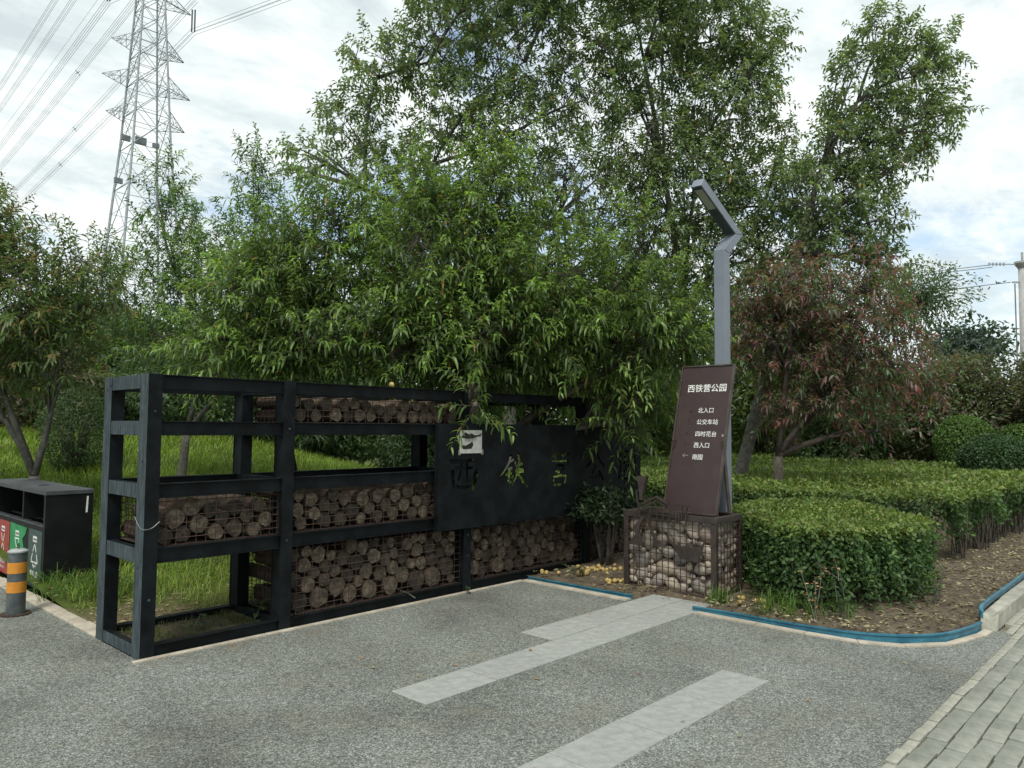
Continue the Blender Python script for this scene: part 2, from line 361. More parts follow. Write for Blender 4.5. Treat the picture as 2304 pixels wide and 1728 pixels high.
X, Y = np.meshgrid(xs, ys, indexing='ij'); Z = ground_h(X, Y) - .015
Z += np.where(Y < .85, -.0, 0)
ny = len(ys); ii, jj = np.meshgrid(np.arange(len(xs) - 1), np.arange(ny - 1), indexing='ij'); a = (ii * ny + jj).ravel()
lawn = npmesh('lawn', np.stack([X, Y, Z], -1).reshape(-1, 3), [np.stack([a, a + ny, a + ny + 1, a + 1], 1)], LAWNM, smooth=True); lawn['kind'] = 'structure'

# soil bed with rounded corner
BED = [(3.97, .02), (3.97, -1.3), (3.97, -2.1), (3.97, -3.0), (4.0, -3.35), (4.12, -3.62), (4.38, -3.84), (4.8, -3.95), (5.1, -3.96), (45, -3.96), (45, .02)]
def inpoly(P, poly):
    x, y = P[:, 0], P[:, 1]; c = np.zeros(len(P), bool); n = len(poly)
    for i in range(n):
        x1, y1 = poly[i]; x2, y2 = poly[(i + 1) % n]
        c ^= ((y1 > y) != (y2 > y)) & (x < (x2 - x1) * (y - y1) / (y2 - y1 + 1e-12) + x1)
    return c
def nearest(P, poly):
    best = np.full(len(P), 1e9); Q = P.copy(); n = len(poly)
    for i in range(n):
        a_, b_ = np.array(poly[i]), np.array(poly[(i + 1) % n]); ab = b_ - a_
        t = np.clip(((P - a_) @ ab) / (ab @ ab), 0, 1); q = a_ + t[:, None] * ab; dd = np.linalg.norm(P - q, axis=1)
        m = dd < best; best[m] = dd[m]; Q[m] = q[m]
    return Q, best
xs = np.concatenate([np.arange(3.9, 9, .07), np.linspace(9, 45, 50)]); ys = np.arange(-4.02, .09, .07)
X, Y = np.meshgrid(xs, ys, indexing='ij'); P = np.stack([X, Y], -1).reshape(-1, 2); ins = inpoly(P, BED); Q, dist = nearest(P, BED)
P2 = np.where(ins[:, None], P, Q); edge = np.where(ins, dist, 0)
zz_ = .028 + .03 * sst(0, .5, edge) + .02 * np.sin(P2[:, 0] * 5.3 + P2[:, 1] * 2) * sst(.1, .4, edge) * np.cos(P2[:, 1] * 4.1) + rng.normal(0, .004, len(P2))
zz_ += .05 * sst(4.8, 5.4, P2[:, 0]) * sst(-3.9, -3.96, P2[:, 1]) + .05 * sst(4.8, 5.6, P2[:, 0])
inslab = (P2[:, 0] < 4.27) & (P2[:, 1] < -1.36) & (P2[:, 1] > -2.04); zz_ = np.where(inslab, -.006, zz_)
ny = len(ys); ii, jj = np.meshgrid(np.arange(len(xs) - 1), np.arange(ny - 1), indexing='ij'); a = (ii * ny + jj).ravel(); q = np.stack([a, a + ny, a + ny + 1, a + 1], 1)
q = q[ins[q].any(1)]
bed = npmesh('garden_soil', np.c_[P2, zz_], [q], SOIL, smooth=True); bed['kind'] = 'structure'
def bed_z(x, y):
    x, y = np.asarray(x, float), np.asarray(y, float)
    return .055 + .05 * sst(4.8, 5.6, x) + .015 * np.sin(x * 5.3 + y * 2) * np.cos(y * 4.1)

# ------------------------------------------------------------------ stone slabs in the plaza
def dup(src, loc, rot=(0, 0, 0), parent=None, scale=None):
    o = src.copy(); COL.objects.link(o); o.location = loc; o.rotation_euler = rot
    if scale is not None: o.scale = scale
    o.parent = parent if parent is not None else src.parent
    return o
plz = bpy.data.objects['plaza']
def slab_mesh(L, Wd, z0=-.02, z1=.006):
    return MB().box((0, 0, z0), (L, Wd, z1))
sl0 = slab_mesh(.591, .32).build('slab', SLAB, plz, bevel=.004); first = True
for x0, y0, nn in ((.815, -2.025, 6), (2.35, -1.695, 3), (-.995, -3.28, 6)):
    for i in range(nn):
        kx = .80 if (x0 == .815 and i == 5) else 1.24 if (x0 == 2.35 and i == 2) else 1
        loc = (x0 + i * .6, y0, rng.uniform(-.001, .001))
        if first: sl0.location = loc; first = False
        else: dup(sl0, loc, (0, 0, rng.normal(0, .002)), scale=(kx, 1, 1))

# ------------------------------------------------------------------ pavement bricks
pav0 = MB().box((0, -.049, -.05), (.183, .049, 0)).build('paver', PAVER, pb, bevel=.004); pav0.location = (1.0, -4.31, .012 - .012)
first = True; cnt = 0
bord = MB().box((0, -.027, -.05), (.181, .027, .004)).build('border_paver', KERB, pb, bevel=.004); bord.location = (.9, -4.232, .012)
for i in range(1, 23):
    o = dup(bord, (.9 + i * .187 + rng.normal(0, .003), -4.232 + rng.normal(0, .003) , .010 + rng.normal(0, .003)), (rng.normal(0, .015), rng.normal(0, .01), rng.normal(0, .012)))
for i in range(30):
    dup(bord, (5.1 + i * .187 + rng.normal(0, .003), -4.228, .012 + rng.normal(0, .002)), (rng.normal(0, .012), 0, rng.normal(0, .01)))
    dup(bord, (5.0 + i * .187 + rng.normal(0, .003), -4.168, .012 + rng.normal(0, .002)), (rng.normal(0, .012), 0, rng.normal(0, .01)))
for i in range(2, 30): dup(bord, (4.92 + i * .187 + rng.normal(0, .003), -4.113, .012 + rng.normal(0, .002)), (rng.normal(0, .012), 0, rng.normal(0, .01)))
for row in range(5):
    y = -4.314 - row * .105; off = .094 * (row % 2)
    for i in range(40 if row < 4 else 30):
        x = 1.0 + off + i * .187
        loc = (x + rng.normal(0, .0022), y + rng.normal(0, .002), .012 + rng.normal(0, .0025)); rot = (rng.normal(0, .012), rng.normal(0, .009), rng.normal(0, .008))
        if first: pav0.location = loc; first = False
        else: dup(pav0, loc, rot)
y0 = MB().box((0, -.1, -.05), (.29, .1, 0)).build('tactile_paver', YPAVER, pb, bevel=.004); y0.location = (1.0, -4.94, .012)
for i in range(1, 20): dup(y0, (1.0 + i * .296, -4.94, .012))

# ------------------------------------------------------------------ kerbs and edging
k = thing('kerb', 'raised grey concrete kerb with a broken end beside the paved footpath', 'kerb', (5.03, -4.09, 0))
for i in range(9):
    x0 = 5.03 + i * .75; m = MB()
    if i == 0:
        m.add([(x0 + .02, -4.085, 0), (x0 + .75 - .008, -4.085, 0), (x0 + .742, -3.965, 0), (x0 - .02, -3.965, 0), (x0 + .10, -4.08, .125), (x0 + .742, -4.08, .135), (x0 + .742, -3.97, .135), (x0, -3.97, .12), (x0 - .02, -4.03, 0), (x0 + .01, -4.03, .085)],
              [(0, 3, 2, 1), (4, 5, 6, 7, 9), (0, 1, 5, 4), (1, 2, 6, 5), (2, 3, 7, 6), (3, 8, 9, 7), (8, 0, 4, 9)])
    else: m.box((x0, -4.085, -.02), (x0 + .742, -3.965, .135))
    m.build('kerb_stone', KERB, k, bevel=.008)
k = thing('edge_strip', 'flat beige stone strip along the plaza below the black steel frame and waste bin', 'edging strip', (0, 1, 0))
for i in range(14):
    y0_ = .84 + i * .5; MB().box((.0, y0_, -.05), (.125 + rng.normal(0, .006), y0_ + .49, .016 + rng.normal(0, .002))).build('edge_stone', BEIGE, k, bevel=.006)
for i in range(8):
    x0_ = -.05 + i * .49; MB().box((x0_, -.045, -.05), (x0_ + .484, -.002, .012)).build('edge_stone', BEIGE, k, bevel=.003)
path_in = [(3.93, -.04), (3.93, -1.34), None, (3.93, -2.04), (3.93, -2.6), (3.93, -3.0), (3.965, -3.36), (4.08, -3.64), (4.36, -3.87), (4.8, -3.985), (5.02, -4.0)]
path_out = [(3.84, -.02), (3.84, -1.34), None, (3.84, -2.04), (3.85, -2.6), (3.86, -3.0), (3.90, -3.40), (4.03, -3.69), (4.33, -3.93), (4.78, -4.05), (4.98, -4.07)]
k = thing('edge_strip', 'curved beige stone strip in front of the blue edging at the planting bed', 'edging strip', (4, -2, 0))
for i in range(len(path_in) - 1):
    a_, b_, c_, d_ = path_in[i], path_in[i + 1], path_out[i + 1], path_out[i]
    if None in (a_, b_): continue
    MB().prism([(a_[0], a_[1], -.03), (b_[0], b_[1] + .006, -.03), (c_[0], c_[1] + .006, -.03), (d_[0], d_[1], -.03)], (0, 0, .042)).build('edge_stone', BEIGE, k)
def catmull(P, n=6):
    P = [Vector(p) for p in P]; P = [P[0] * 2 - P[1]] + P + [P[-1] * 2 - P[-2]]; o = []
    for i in range(1, len(P) - 2):
        for j in range(n):
            t = j / n; p0, p1, p2, p3 = P[i - 1:i + 3]
            o.append(.5 * ((2 * p1) + (p2 - p0) * t + (2 * p0 - 5 * p1 + 4 * p2 - p3) * t * t + (3 * p1 - p0 - 3 * p2 + p3) * t ** 3))
    o.append(P[-2]); return o
def edging(path, name, label, hts):
    pts = catmull(path, 7); m = MB(); n = len(pts); prof = [(-.011, 0), (-.004, .72), (-.012, .80), (-.010, .97), (0, 1.0), (.012, .96), (.013, .80), (.004, .72), (.006, 0)]
    k0 = 0
    for i, p in enumerate(pts):
        d = (pts[min(i + 1, n - 1)] - pts[max(i - 1, 0)]); d.z = 0; d.normalize(); nrm = Vector((d.y, -d.x, 0)); h = np.interp(i / (n - 1), [x for x, _ in hts], [y for _, y in hts])
        for a_, b_ in prof: m.v.append(tuple(p + nrm * a_ * 1.1 + Vector((0, 0, b_ * h))))
    K = len(prof)
    for i in range(n - 1):
        for j in range(K): m.f.append((i * K + j, i * K + (j + 1) % K, (i + 1) * K + (j + 1) % K, (i + 1) * K + j)); m.mi.append(0)
    m.f.append(tuple(range(K))); m.f.append(tuple((n - 1) * K + j for j in range(K))); m.mi += [0, 0]
    return tag(m.build(name, BLUEP, smooth=False), label, 'garden edging')
edging([(3.955, -.03, 0), (3.955, -.5, 0), (3.955, -.9, 0), (3.96, -1.33, 0)], 'plastic_edging', 'short straight blue plastic edging between the steel frame and pale slabs', [(0, .035), (1, .04)])
edging([(3.94, -1.98, 0), (3.965, -2.3, 0), (3.97, -2.65, 0), (3.96, -3.0, 0), (3.98, -3.35, 0), (4.09, -3.61, 0), (4.37, -3.84, 0), (4.75, -3.945, 0), (5.0, -3.975, 0)], 'plastic_edging', 'long curved blue plastic edging around the corner of the planting bed', [(0, .045), (.3, .048), (.6, .075), (1, .07)])
edging([(5.02, -3.985, .10), (5.2, -3.955, .13), (6.4, -3.95, .13), (8, -3.95, .13), (12, -3.95, .13)], 'plastic_edging', 'blue plastic edging lying behind the raised concrete kerb', [(0, .05), (1, .05)])

# ------------------------------------------------------------------ steel frame wall
FR = thing('steel_frame_wall', 'long black steel frame wall with caged logs and a dark name board', 'frame wall', (3, .4, 0))
H, WD, PW, PD = 1.963, .82, .10, .14
posts = [0, 1.052, 3.035, 4.97, 5.95]
for i, x in enumerate(posts):
    for y in (0, WD - PD):
        m = MB()
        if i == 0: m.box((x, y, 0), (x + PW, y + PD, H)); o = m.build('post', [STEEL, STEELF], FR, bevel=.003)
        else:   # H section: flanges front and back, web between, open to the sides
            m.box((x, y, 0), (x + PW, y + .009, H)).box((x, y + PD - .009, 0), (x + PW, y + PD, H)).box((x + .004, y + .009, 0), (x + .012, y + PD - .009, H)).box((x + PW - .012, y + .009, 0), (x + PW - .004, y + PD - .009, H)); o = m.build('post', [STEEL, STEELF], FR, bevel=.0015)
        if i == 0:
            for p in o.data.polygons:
                if p.normal.x < -.5: p.material_index = 1  # end face: its brighter, bluish lighting is carried by the lighter material
lev = [(1.86, H - .003), (1.53, 1.632), (1.09, 1.192), (.64, .745), (.002, .085)]
def beamx(x0, x1, yf, z0, z1, face, name='beam'):   # channel opening to the viewer; face=+1 front row
    m = MB(); t = .008; yb = yf + .075
    m.box((x0, yf, z1 - t), (x1, yb, z1)).box((x0, yf, z0), (x1, yb, z0 + t)).box((x0, yf + .016, z0 + t), (x1, yf + .024, z1 - t))
    return m.build(name, STEEL, FR, bevel=.0015)
for i in range(4):
    a_, b_ = posts[i] + PW, posts[i + 1]
    for (z0, z1) in lev:
        if i >= 2 and z0 == 1.09: continue
        beamx(a_ + .001, b_ - .001, .012, z0, z1, 1)
        beamx(a_ + .001, b_ - .001, WD - .09, z0, z1, -1)
for i, x in enumerate(posts):
    for (z0, z1) in lev:
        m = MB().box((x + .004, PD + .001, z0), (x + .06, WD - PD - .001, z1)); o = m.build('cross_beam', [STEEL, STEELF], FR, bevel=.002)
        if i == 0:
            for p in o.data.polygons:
                if p.normal.x < -.5: p.material_index = 1  # same end-face light put into the colour here
# planter rim of the open first bay
# name board with cut-out characters
def stroke(pts, wds):
    pts = [Vector((p[0], p[1])) for p in pts]; Lf, Rt = [], []
    for i, p in enumerate(pts):
        d = (pts[min(i + 1, len(pts) - 1)] - pts[max(i - 1, 0)]).normalized(); n_ = Vector((-d.y, d.x)); wv = wds[i] if isinstance(wds, (list, tuple)) else wds
        Lf.append(p + n_ * wv / 2); Rt.append(p - n_ * wv / 2)
    return Rt + Lf[::-1]
CH = [
 (2.975, .42, .34, [([(.05, .86), (.5, .84), (.95, .9)], .09), ([(.13, .62), (.15, .35), (.2, .08)], .10), ([(.22, .66), (.55, .64), (.80, .66)], .08), ([(.90, .62), (.88, .38), (.80, .0)], [.08, .15, .05]), ([(.26, .13), (.5, .1), (.74, .13)], .08), ([(.42, .8), (.4, .55), (.32, .3)], .07), ([(.6, .8), (.6, .55), (.62, .3), (.72, .28)], .07)]),
 (3.697, .44, .37, [([(.38, .98), (.34, .76), (.2, .55), (.02, .36)], [.07, .08, .06, .04]), ([(.30, .74), (.49, .82)], .05), ([(.28, .55), (.44, .58)], .07), ([(.20, .40), (.42, .44)], .06), ([(.34, .56), (.31, .3), (.32, .03)], [.07, .08, .09]), ([(.32, .05), (.46, .38)], .05), ([(.63, 1.0), (.68, .8), (.66, .55), (.55, .3), (.42, .1)], [.06, .09, .09, .08, .05]), ([(.53, .76), (.57, .62), (.8, .7)], .07), ([(.55, .5), (.84, .50)], .10), ([(.64, .42), (.8, .2), (1.0, .02)], [.06, .09, .06])]),
 (4.44, .40, .38, [([(.08, .88), (.42, .88)], .07), ([(.58, .88), (.92, .92)], .07), ([(.33, 1.0), (.31, .78)], .06), ([(.62, 1.0), (.66, .78)], .06), ([(.10, .72), (.50, .70), (.9, .72), (.84, .60)], .06), ([(.34, .58), (.52, .60), (.70, .56), (.64, .44)], .08), ([(.32, .52), (.34, .42), (.50, .40)], .07), ([(.5, .40), (.44, .30)], .05), ([(.24, .26), (.52, .29), (.78, .27), (.72, .04)], .08), ([(.24, .20), (.28, .02), (.60, .02)], .08)]),
 (5.10, .40, .34, [([(.42, .92), (.3, .68), (.08, .5)], .08), ([(.6, .95), (.72, .7), (.95, .5)], .08), ([(.52, .55), (.4, .32), (.2, .14), (.52, .16), (.72, .2)], .07), ([(.66, .36), (.8, .18), (.9, .02)], .08)]),
 (5.77, .40, .36, [([(.1, .94), (.12, .5), (.06, .1), (.0, .04)], .08), ([(.22, .96), (.6, .94), (.9, .96), (.9, .5), (.86, .06)], .07), ([(.2, .05), (.5, .03), (.76, .06)], .06), ([(.32, .76), (.68, .78)], .07), ([(.26, .58), (.74, .60)], .07), ([(.42, .54), (.38, .34), (.24, .2)], .07), ([(.56, .54), (.56, .28), (.76, .28)], .07)]),
]
bx0, bx1, bz0, bz1 = 2.64, 6.06, .625, 1.637
vs = [Vector((bx0, bz0)), Vector((bx1, bz0)), Vector((bx1, bz1)), Vector((bx0, bz1))]; faces = [(0, 1, 2, 3)]
for (cxx, cw, chh, sts) in CH:
    for pts, wd in sts:
        P_ = [(cxx - cw / 2 + p[0] * cw, 1.155 - chh / 2 + p[1] * chh) for p in pts]
        wd_ = [a_ * .40 * (1 + .25 * math.sin(7 * i + cxx * 9)) for i, a_ in enumerate(wd)] if isinstance(wd, list) else [wd * .40 * (1.0 + .25 * math.sin(5 * i + cxx * 11)) for i in range(len(pts))]
        pl = stroke(P_, wd_); faces.append(tuple(range(len(vs), len(vs) + len(pl)))); vs += pl
V2, E2, F2, _, _, FO = delaunay_2d_cdt(vs, [], faces, 1, 1e-5)
keep = [f for f, o_ in zip(F2, FO) if all(a_ == 0 for a_ in o_)]
m = MB(); m.v = [(p.x, -.050, p.y) for p in V2]; m.f = [tuple(f) for f in keep]; m.mi = [0] * len(keep)
board = m.build('name_board', STEEL, FR); sm = board.modifiers.new('s', 'SOLIDIFY'); sm.thickness = .004; sm.offset = 0
m = MB().box((bx0, -.048, bz1 - .004), (bx1, -.002, bz1 - .0005)).box((bx0, -.048, bz0 + .0005), (bx1, -.002, bz0 + .004)).box((bx0 + .0005, -.048, bz0 + .005), (bx0 + .004, -.002, bz1 - .005)).box((bx1 - .004, -.048, bz0 + .005), (bx1 - .0005, -.002, bz1 - .005))
m.build('board_edge', STEEL, FR)
for (a_, b_) in ((2.70, 3.02), (4.10, 4.33), (4.60, 4.96), (5.075, 5.68), (5.82, 5.94)):
    MB().box((a_, -.030, .76), (b_, -.024, 1.5)).build('backing_plate', STEEL, FR)

# ------------------------------------------------------------------ log cages
def pack(x0, x1, z0, z1, rf, maxn=200):
    C = []
    fails = 0
    while len(C) < maxn and fails < 25:
        r = rf(len(C)); best = None
        xs_ = rng.uniform(x0 + r, x1 - r, 70)
        for x in xs_:
            z = z0 + r
            for _ in range(12):
                hit = False
                for (a_, b_, c_) in C:
                    dx = x - a_; rr = r + c_
                    if abs(dx) < rr and abs(z - b_) < math.sqrt(rr * rr - dx * dx) - 1e-5: z = b_ + math.sqrt(rr * rr - dx * dx); hit = True
                if not hit: break
            if best is None or z < best[1]: best = (x, z)
        if best[1] + r > z1: fails += 1; continue
        C.append((best[0], best[1], r))
    return C
logmesh = []
for kk in range(5):
    n_ = 11; rr = [1 + rng.normal(0, .09) for _ in range(n_)]; m = MB(); vv = []
    for y in (0, 1):
        for i in range(n_): vv.append((rr[i] * math.cos(2 * math.pi * i / n_) * .06, y * .66, rr[i] * math.sin(2 * math.pi * i / n_) * .06))
    m.add(vv, [(i, (i + 1) % n_, n_ + (i + 1) % n_, n_ + i) for i in range(n_)], 0); m.add([vv[i] for i in range(n_)], [tuple(range(n_))], 1); m.add([vv[n_ + i] for i in range(n_)], [tuple(range(n_))[::-1]], 1)
    me = bpy.data.meshes.new('log'); me.from_pydata(m.v, [], m.f); me.polygons.foreach_set('material_index', m.mi)
    me.materials.append(LOGBARK); me.materials.append(LOGEND); me.update()
    for p in me.polygons: p.use_smooth = p.material_index == 0
    logmesh.append(me)
def cage(x0, x1, z0, z1, rf, ends=(True, True), sx_=.070, sz_=.056):
    m = MB(); r = .0034
    def wires_front(y):
        n_ = int((x1 - x0) / sx_)
        for i in range(n_ + 1): xx = x0 + (x1 - x0) * i / n_; m.bar((xx, y, z0), (xx, y, z1), r * 2, n=3)
        n_ = int((z1 - z0) / sz_)
        for i in range(1, n_ + 1): zz2 = z0 + (z1 - z0) * i / (n_ + .5); m.bar((x0, y - .005, zz2), (x1, y - .005, zz2), r * 2, n=3)
    wires_front(.052); wires_front(WD - .05)
    for e, xx in zip(ends, (x0 + .012, x1 - .012)):
        if not e: continue
        n_ = int((WD - .1) / .062)
        for i in range(n_ + 1): yy = .05 + (WD - .1) * i / n_; m.bar((xx, yy, z0), (xx, yy, z1), r * 2, n=3)
        n_ = int((z1 - z0) / sz_)
        for i in range(1, n_ + 1): zz2 = z0 + (z1 - z0) * i / (n_ + .5); m.bar((xx, .05, zz2), (xx, WD - .05, zz2), r * 2.2, n=3)
    m.box((x0, .06, z0 - .002), (x1, WD - .06, z0 + .002))
    cg = m.build('log_cage', RUST, FR, recalc=False)
    for (cx_, cz_, r_) in pack(x0 + .02, x1 - .02, z0 + .004, z1, rf):
        o = bpy.data.objects.new('log', random.choice(logmesh)); COL.objects.link(o); o.parent = cg
        o0 = org(cg); s_ = r_ / .0615
        o.location = (cx_ - o0.x, .07 + rng.uniform(0, .04) - o0.y, cz_ - o0.z); o.rotation_euler = (rng.normal(0, .02), rng.uniform(0, 6.28), rng.normal(0, .03)); o.scale = (s_, 1 + rng.normal(0, .03), s_)
    return cg
cage(.10, 1.05, .747, 1.088, lambda i: rng.uniform(.056, .074), (True, True))
cage(1.155, 3.03, .747, 1.088, lambda i: rng.uniform(.052, .072), (True, False))
cage(1.155, 3.03, 1.634, 1.858, lambda i: rng.uniform(.046, .062), (True, True))
cage(1.155, 3.03, .087, .638, lambda i: rng.uniform(.074, .096) if i < 10 else rng.uniform(.044, .072), (True, False))
cage(3.14, 4.965, .087, .615, lambda i: rng.uniform(.065, .088) if i < 12 else rng.uniform(.045, .072), (False, False))
cage(5.075, 5.945, .087, .615, lambda i: rng.uniform(.05, .07), (False, True))
for (x_, y_, z_) in ((-.001, .70, 1.90), (-.001, .76, 1.87), (-.001, .06, 1.35), (-.001, .08, .62), (.05, -.001, .40), (.05, -.001, 1.70), (1.10, -.001, 1.58), (1.10, -.001, .70), (3.085, -.001, .35), (3.085, -.001, .55)):
    MB().bar((x_, y_, z_), (x_ - (.006 if y_ > 0 else 0), y_ - (.006 if y_ < 0 else 0), z_ + .0001), .018, .018, 6, upx=(0, 0, 1)).build('bolt', STEELF, FR)
wt = MB().tube(catmull([(-.004, .15, .96), (-.006, .07, .905), (-.006, -.004, .885), (.05, -.008, .89), (.104, -.006, .93)], 5), .0028, 5); wt.build('wire_tie', GAL, FR)

# ------------------------------------------------------------------ paper notice on the board
NT = thing('paper_notice', 'torn white paper notice taped to the dark name board', 'notice', (3.06, -.056, 1.46))
MB().box((2.912, -.0575, 1.350), (3.212, -.0545, 1.575)).build('sheet', PAPER, NT)
def poly(pts, y, mat, name, parent): MB().prism([(a_, y, b_) for a_, b_ in pts], (0, .0015, 0)).build(name, mat, parent)
poly([(2.925, 1.505), (2.955, 1.535), (2.965, 1.552), (3.0, 1.55), (3.03, 1.535), (3.07, 1.545), (3.10, 1.53), (3.14, 1.525), (3.19, 1.535), (3.20, 1.553), (3.205, 1.535), (3.19, 1.515), (3.14, 1.51), (3.08, 1.493), (3.0, 1.492)], -.0595, DARKP, 'torn_patch', NT)
poly([(2.928, 1.418), (2.95, 1.43), (2.985, 1.425), (3.03, 1.44), (3.07, 1.462), (3.085, 1.455), (3.09, 1.425), (3.065, 1.395), (2.96, 1.39)], -.0595, DARKP, 'torn_patch', NT)
text('notice_text', '止留自行', .042, (2.975, -.0592, 1.468), (1, 0, 0), (0, 0, 1), GREYP, NT, .0004)
for a_, b_ in ((2.895, 1.335), (3.205, 1.335)): MB().box((a_, -.0565, b_), (a_ + .03, -.0555, b_ + .05)).build('tape', GREYP, NT)

# ------------------------------------------------------------------ gabion plinth
GB = thing('stone_gabion', 'brown steel cage filled with rounded river stones under the leaning park sign', 'gabion plinth', (4.56, -1.5, 0))
gx0, gx1, gy0, gy1, gz = 4.30, 4.825, -2.02, -1.0, .785
for x in (gx0, gx1 - .045):
    for y in (gy0, gy1 - .055): MB().box((x, y, 0), (x + .045, y + .055, gz - .061)).build('corner_post', BRONZE, GB, bevel=.003)
m = MB().box((gx0 - .004, gy0 - .004, gz - .06), (gx0 + .06, gy1 + .004, gz)).box((gx1 - .06, gy0 - .004, gz - .06), (gx1 + .004, gy1 + .004, gz)).box((gx0 + .0605, gy0 - .004, gz - .06), (gx1 - .0605, gy0 + .056, gz)).box((gx0 + .0605, gy1 - .056, gz - .06), (gx1 - .0605, gy1 + .004, gz))
m.build('top_frame', BRONZE, GB, bevel=.003)
m = MB().box((gx0 + .002, gy0 + .056, .0), (gx0 + .04, gy1 - .056, .055)).box((gx0 + .046, gy0 + .002, .0), (gx1 - .046, gy0 + .04, .055)).box((gx1 - .04, gy0 + .056, 0), (gx1 - .002, gy1 - .056, .055)).box((gx0 + .046, gy1 - .04, .0), (gx1 - .046, gy1 - .002, .055))
m.build('bottom_frame', BRONZE, GB, bevel=.003)
m = MB(); r = .0028
n_ = 14
for i in range(n_ + 1): yy = gy0 + .05 + (gy1 - gy0 - .1) * i / n_; m.bar((gx0 + .008, yy, .05), (gx0 + .008, yy, gz - .055), 2 * r, n=4)
for i in range(11): zz2 = .085 + i * .062; m.bar((gx0 + .003, gy0 + .04, zz2), (gx0 + .003, gy1 - .04, zz2), 2 * r, n=4)
for i in range(8): xx = gx0 + .05 + (gx1 - gx0 - .1) * i / 7; m.bar((xx, gy0 + .008, .05), (xx, gy0 + .008, gz - .055), 2 * r, n=4)
for i in range(11): zz2 = .085 + i * .062; m.bar((gx0 + .04, gy0 + .003, zz2), (gx1 - .04, gy0 + .003, zz2), 2 * r, n=4)
m.build('wire_mesh', RUST, GB, recalc=False)
smesh = []
for kk in range(9):
    bm = bmesh.new(); bmesh.ops.create_icosphere(bm, subdivisions=2, radius=1); dirs = [Vector(norm(rng.normal(size=3))) for _ in range(7)]; cuts = [rng.uniform(.62, .95) for _ in dirs]
    for v in bm.verts:
        p = v.co.normalized()
        for d, c_ in zip(dirs, cuts):
            q_ = p.dot(d)
            if q_ > c_: p = p - d * (q_ - c_) * .85
        v.co = p
    me = bpy.data.meshes.new('stone'); bm.to_mesh(me); bm.free(); me.materials.append(STONE); me.polygons.foreach_set('use_smooth', [True] * len(me.polygons)); smesh.append(me)
def fill(w0, w1, z0, z1, place, seeds, rmin=.024):
    C = []; sizes = list(seeds)
    for it in range(5200):
        f = it / 5200; r = sizes[len(C)] if len(C) < len(sizes) else max(rmin, .075 * (1 - f) ** 1.2 + rmin * .6)
        asp = rng.uniform(1.05, 1.75); x = rng.uniform(w0 + r * .8, w1 - r * .8); z = rng.uniform(z0 + r * .7, z1 - r * .6)
        # vertical bias: the small ones lie high in this cage
        if r < .04 and z < z0 + .25 and rng.random() < .5: continue
        ok = all(((x - a_) / 1.12) ** 2 + (z - b_) ** 2 > ((r + c_) * .80) ** 2 for a_, b_, c_, _ in C)
        if ok: C.append((x, z, r, asp))
    for (x, z, r, asp) in C: place(x, z, r, asp)
def stone(loc, r, asp, axis, flat=.85):
    o = bpy.data.objects.new('stone', random.choice(smesh)); COL.objects.link(o); o.parent = GB; o0 = org(GB); o.location = Vector(loc) - o0
    th = rng.normal(0, .6)
    o.scale = (r * flat, r * (asp ** .5) * 1.08, r / (asp ** .5) * 1.16) if axis == 0 else (r * (asp ** .5) * 1.08, r * flat, r / (asp ** .5) * 1.16)
    o.rotation_euler = (th, rng.normal(0, .15), rng.normal(0, .15)) if axis == 0 else (rng.normal(0, .15), th, rng.normal(0, .15))
fill(-1.985, -1.035, .05, .725, lambda y, z, r, a_: stone((gx0 + .022 + r * .85, y, z), r, a_, 0), [.115, .105, .10, .095, .09, .088, .085, .08, .08, .075, .07, .07, .065])
fill(-1.975, -1.045, .05, .725, lambda y, z, r, a_: stone((gx0 + .13 + r * .85, y, z), r, a_, 0), [.09] * 8, .045)
fill(gx0 + .12, gx1 - .04, .05, .725, lambda x, z, r, a_: stone((x, gy0 + .022 + r * .85, z), r, a_, 1), [.075, .07, .065, .06])
fill(gx0 + .2, gx1 - .05, .05, .71, lambda x, z, r, a_: stone((x, gy0 + .14 + r * .85, z), r, a_, 1), [.08] * 4, .045)

# ------------------------------------------------------------------ leaning sign
SG = thing('park_sign', 'tall leaning brown park direction sign with white Chinese lettering', 'sign', (4.6, -1.66, gz))
B0 = Vector((4.433, 0, gz + .004)); ud = Vector((4.831 - 4.433, 0, 2.243 - .777)).normalized(); nd = Vector((-ud.z, 0, ud.x)).normalized(); Ls = 1.515
def sp(a_, b_, c_=0): p = B0 + ud * b_ + nd * c_; return Vector((p.x, -a_, p.z))
def sbox(a0, a1, b0, b1, c0, c1, name, mat, parent=None, bevel=.0015):
    m = MB(); P_ = [sp(a_, b_, c_) for c_ in (c0, c1) for b_ in (b0, b1) for a_ in (a0, a1)]
    m.add(P_, [(0, 1, 3, 2), (4, 6, 7, 5), (0, 4, 5, 1), (2, 3, 7, 6), (0, 2, 6, 4), (1, 5, 7, 3)]); return m.build(name, mat, parent or SG, bevel=bevel)
sbox(1.385, 1.935, .015, Ls - .015, -.03, -.012, 'panel', SIGNM)
for a0, a1, b0, b1 in ((1.37, 1.385, 0, Ls), (1.935, 1.95, 0, Ls), (1.3855, 1.9345, Ls - .014, Ls), (1.3855, 1.9345, 0, .014)): sbox(a0, a1, b0, b1, -.045, .0, 'frame_bar', SIGNE)
xdir, ydir = Vector((0, -1, 0)), ud
def stext(s_, a_, b_, size, name='lettering', mat=WHITE, bold=.0012, k_=1): text(name, s_, size, sp(a_, b_, -.0112), xdir, ydir, mat, SG, bold, k_)
stext('西铁营公园', 1.462, 1.240, .0875, bold=.0007)
for s_, b_ in (('北入口', 1.018), ('公交车站', .898), ('四时花台', .775), ('西入口', .660), ('南园', .540)): stext(s_, 1.613, b_, .0590, bold=.0003)
